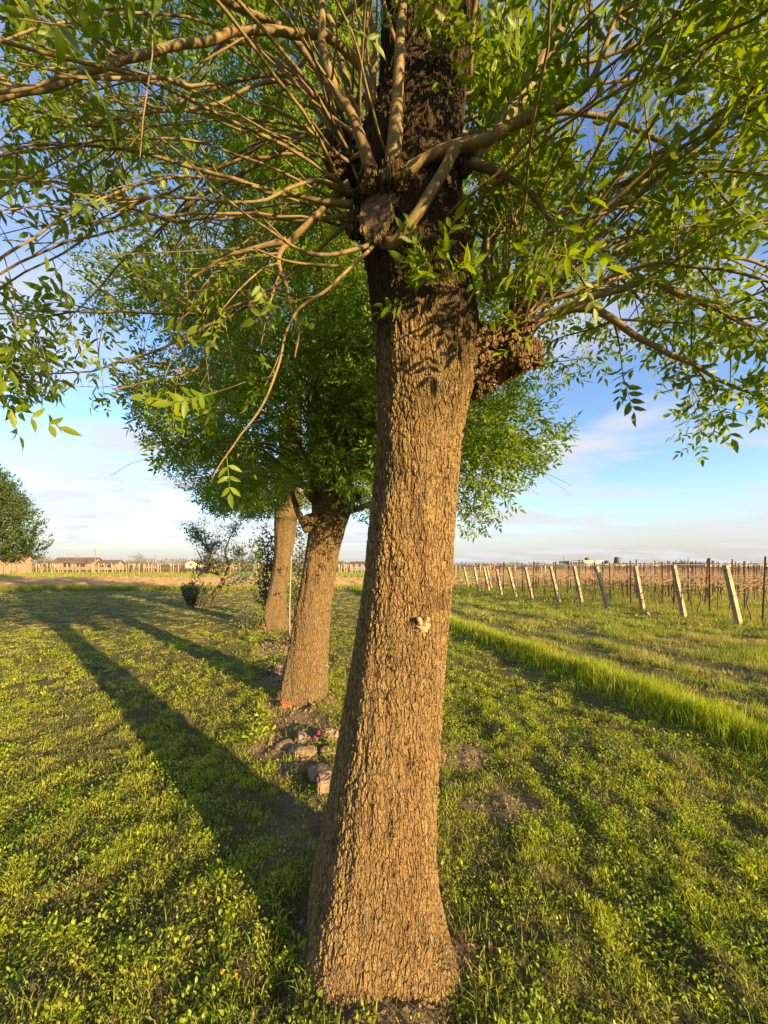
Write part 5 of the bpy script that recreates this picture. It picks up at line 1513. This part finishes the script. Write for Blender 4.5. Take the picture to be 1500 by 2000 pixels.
tower('short dark tapering tower between factory and tallest tower', 1192, 1204, 1193.5, 1203, 1098, 1110, 12)
tower('small dark tapering tower standing on the cream factory', 1151, 1162, 1152.5, 1160.5, 1092, 1098, 10)
wh = empty('warehouse', ((1410 - 750) / F * 300, 300, 0), 'long low dark roofed shed on the far right horizon', 'building')
X = lambda px: (px - 750) / F * 300
mb = MB(); mb.box((X(1378), 300, -1), (X(1540), 325, H - (1109 - 1104.5) / F * 300 + 2.2)); mb.build('wall', M['stucco_pale'], wh, False, ((1410 - 750) / F * 300, 300, 0))
mb = MB(); mb.box((X(1377), 299.5, 2.02), (X(1541), 325.5, 2.5)); mb.build('roof', M['darkclad'], wh, False, ((1410 - 750) / F * 300, 300, 0))

# poles on the horizon
pole0 = None
for px, pyt, Y, lb in ((186, 1073, 110, 'tall wooden utility pole beside the barn'), (252, 1084, 150, 'thin utility pole left of the bare round tree'), (303, 1084, 150, 'thin utility pole right of the bare round tree'), (352, 1090, 170, 'short utility pole before the small pale house'),
                       (215, 1090, 190, 'short faint utility pole behind the lower shed'), (966, 1094, 260, 'faint utility pole right of the nearest trunk'), (1033, 1095, 260, 'faint utility pole between far leaning posts'), (1395, 1095, 260, 'faint utility pole far right above the vines')):
    if pole0 is None:
        pole0 = empty('utility_pole', (0, 0, 0))
        mb = MB(); mb.tube([(0, 0, -0.05), (0, 0, 1.0)], [0.13, 0.09], 8, 4); mb.build('pole', M['polewood'], pole0)
        mb = MB(); mb.box((-0.7, -0.05, 0.93), (0.7, 0.05, 0.945)); mb.build('crossarm', M['polewood'], pole0, False)
        o = pole0
    else: o = copy_tree(pole0)
    h = H - (pyt - HOR) / F * Y
    o.location = ((px - 750) / F * Y, Y, 0); o.scale = (1, 1, h)
    tag(o, lb, 'utility pole', 'utility poles on the horizon')
# lattice pylon
pyl = empty('pylon', ((1101 - 750) / F * 700, 700, 0), 'faint lattice power pylon left of the factory', 'pylon')
mb = MB(); xc = (1101 - 750) / F * 700; ht_ = H + (HOR - 1089) / F * 700 + 2
for sx in (-1, 1):
    for sy in (-1, 1): mb.tube([(xc + sx * 1.6, 700 + sy * 1.6, 0), (xc + sx * 0.3, 700 + sy * 0.3, ht_)], [0.12, 0.08], 4)
for k in range(8):
    z = k * ht_ / 8; w0 = 1.6 - 1.3 * z / ht_; w1 = 1.6 - 1.3 * (z + ht_ / 8) / ht_
    mb.tube([(xc - w0, 700 - w0, z), (xc + w1, 700 - w1, z + ht_ / 8)], [0.06, 0.06], 4); mb.tube([(xc + w0, 700 - w0, z), (xc - w1, 700 - w1, z + ht_ / 8)], [0.06, 0.06], 4)
mb.build('lattice', M['roofgrey'], pyl, False, (xc, 700, 0))
mb = MB(); mb.box((xc - 3.4, 699.9, ht_ * 0.85), (xc + 3.4, 700.1, ht_ * 0.87)); mb.build('crossarm', M['roofgrey'], pyl, False, (xc, 700, 0))

# distant trees
def far_tree(label, px, pyt, Y, wpx, mat, n, bare=False):
    x = (px - 750) / F * Y; h = H - (pyt - HOR) / F * Y; w = wpx / 2 / F * Y
    b = np.array([x, Y, 0.0])
    o = empty('distant_tree', b, label, 'tree', 'trees on the horizon')
    mb = MB(); mb.tube([b, b + (0, 0, h * 0.35), b + (0, 0, h * 0.8)], [w * 0.10, w * 0.07, w * 0.02], 6, 3)
    for _ in range(26):
        a = rng.uniform(0, 6.28); d = np.array([math.cos(a), math.sin(a), rng.uniform(0.3, 1.2)])
        pts = grow(b + np.array([0, 0, h * rng.uniform(0.3, 0.6)]), d, w * rng.uniform(0.6, 1.1), 5, -0.02, jit=0.2); mb.tube(pts, np.linspace(w * 0.03, w * 0.012, 6), 4, 1, False)
    mb.build('trunk', M['polewood'], o, loc=b)
    leaf_cloud(n, b + np.array([0, 0, h * 0.64]), (w, w, h * 0.36), (w * 0.10, w * 0.22), mat, 'crown', o, b, 0.22, 30)
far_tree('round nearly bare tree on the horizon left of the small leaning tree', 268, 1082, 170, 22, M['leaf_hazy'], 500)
far_tree('yellowish thin tree in front of the barn', 147, 1084, 100, 14, M['leaf_lime'], 260)
far_tree('grey bare bush beside the big dark tree', 85, 1086, 110, 34, M['leaf_hazy'], 500)
far_tree('small round tree at the roof of the small pale house', 367, 1089, 185, 10, M['leaf_hazy'], 300)
far_tree('low green tree on the horizon right of the nearest trunk', 981, 1102, 300, 16, M['leaf_dark'], 300)
far_tree('grey green tree group right of the vineyard end posts', 1340, 1101, 280, 40, M['leaf_dark'], 700)
far_tree('low round tree between the two nearer trunks on the horizon', 668, 1097, 180, 22, M['leaf_hazy'], 500)
tl = MB()
n = 15000
px = np.concatenate([rng.uniform(-120, 760, n * 2 // 3), rng.uniform(760, 1640, n // 3)])
Y = rng.uniform(260, 420, n)
hmax = np.where(px < 760, 4.5, 3.0) * (0.35 + 1.1 * fbm(px * 0.035, px * 0 + 1.5, 19, 3)) + np.where((px > 180) & (px < 480), 1.6, 0)
pos = np.stack([(px - 750) / F * Y, Y, rng.uniform(0.02, 1, n) * hmax], 1)
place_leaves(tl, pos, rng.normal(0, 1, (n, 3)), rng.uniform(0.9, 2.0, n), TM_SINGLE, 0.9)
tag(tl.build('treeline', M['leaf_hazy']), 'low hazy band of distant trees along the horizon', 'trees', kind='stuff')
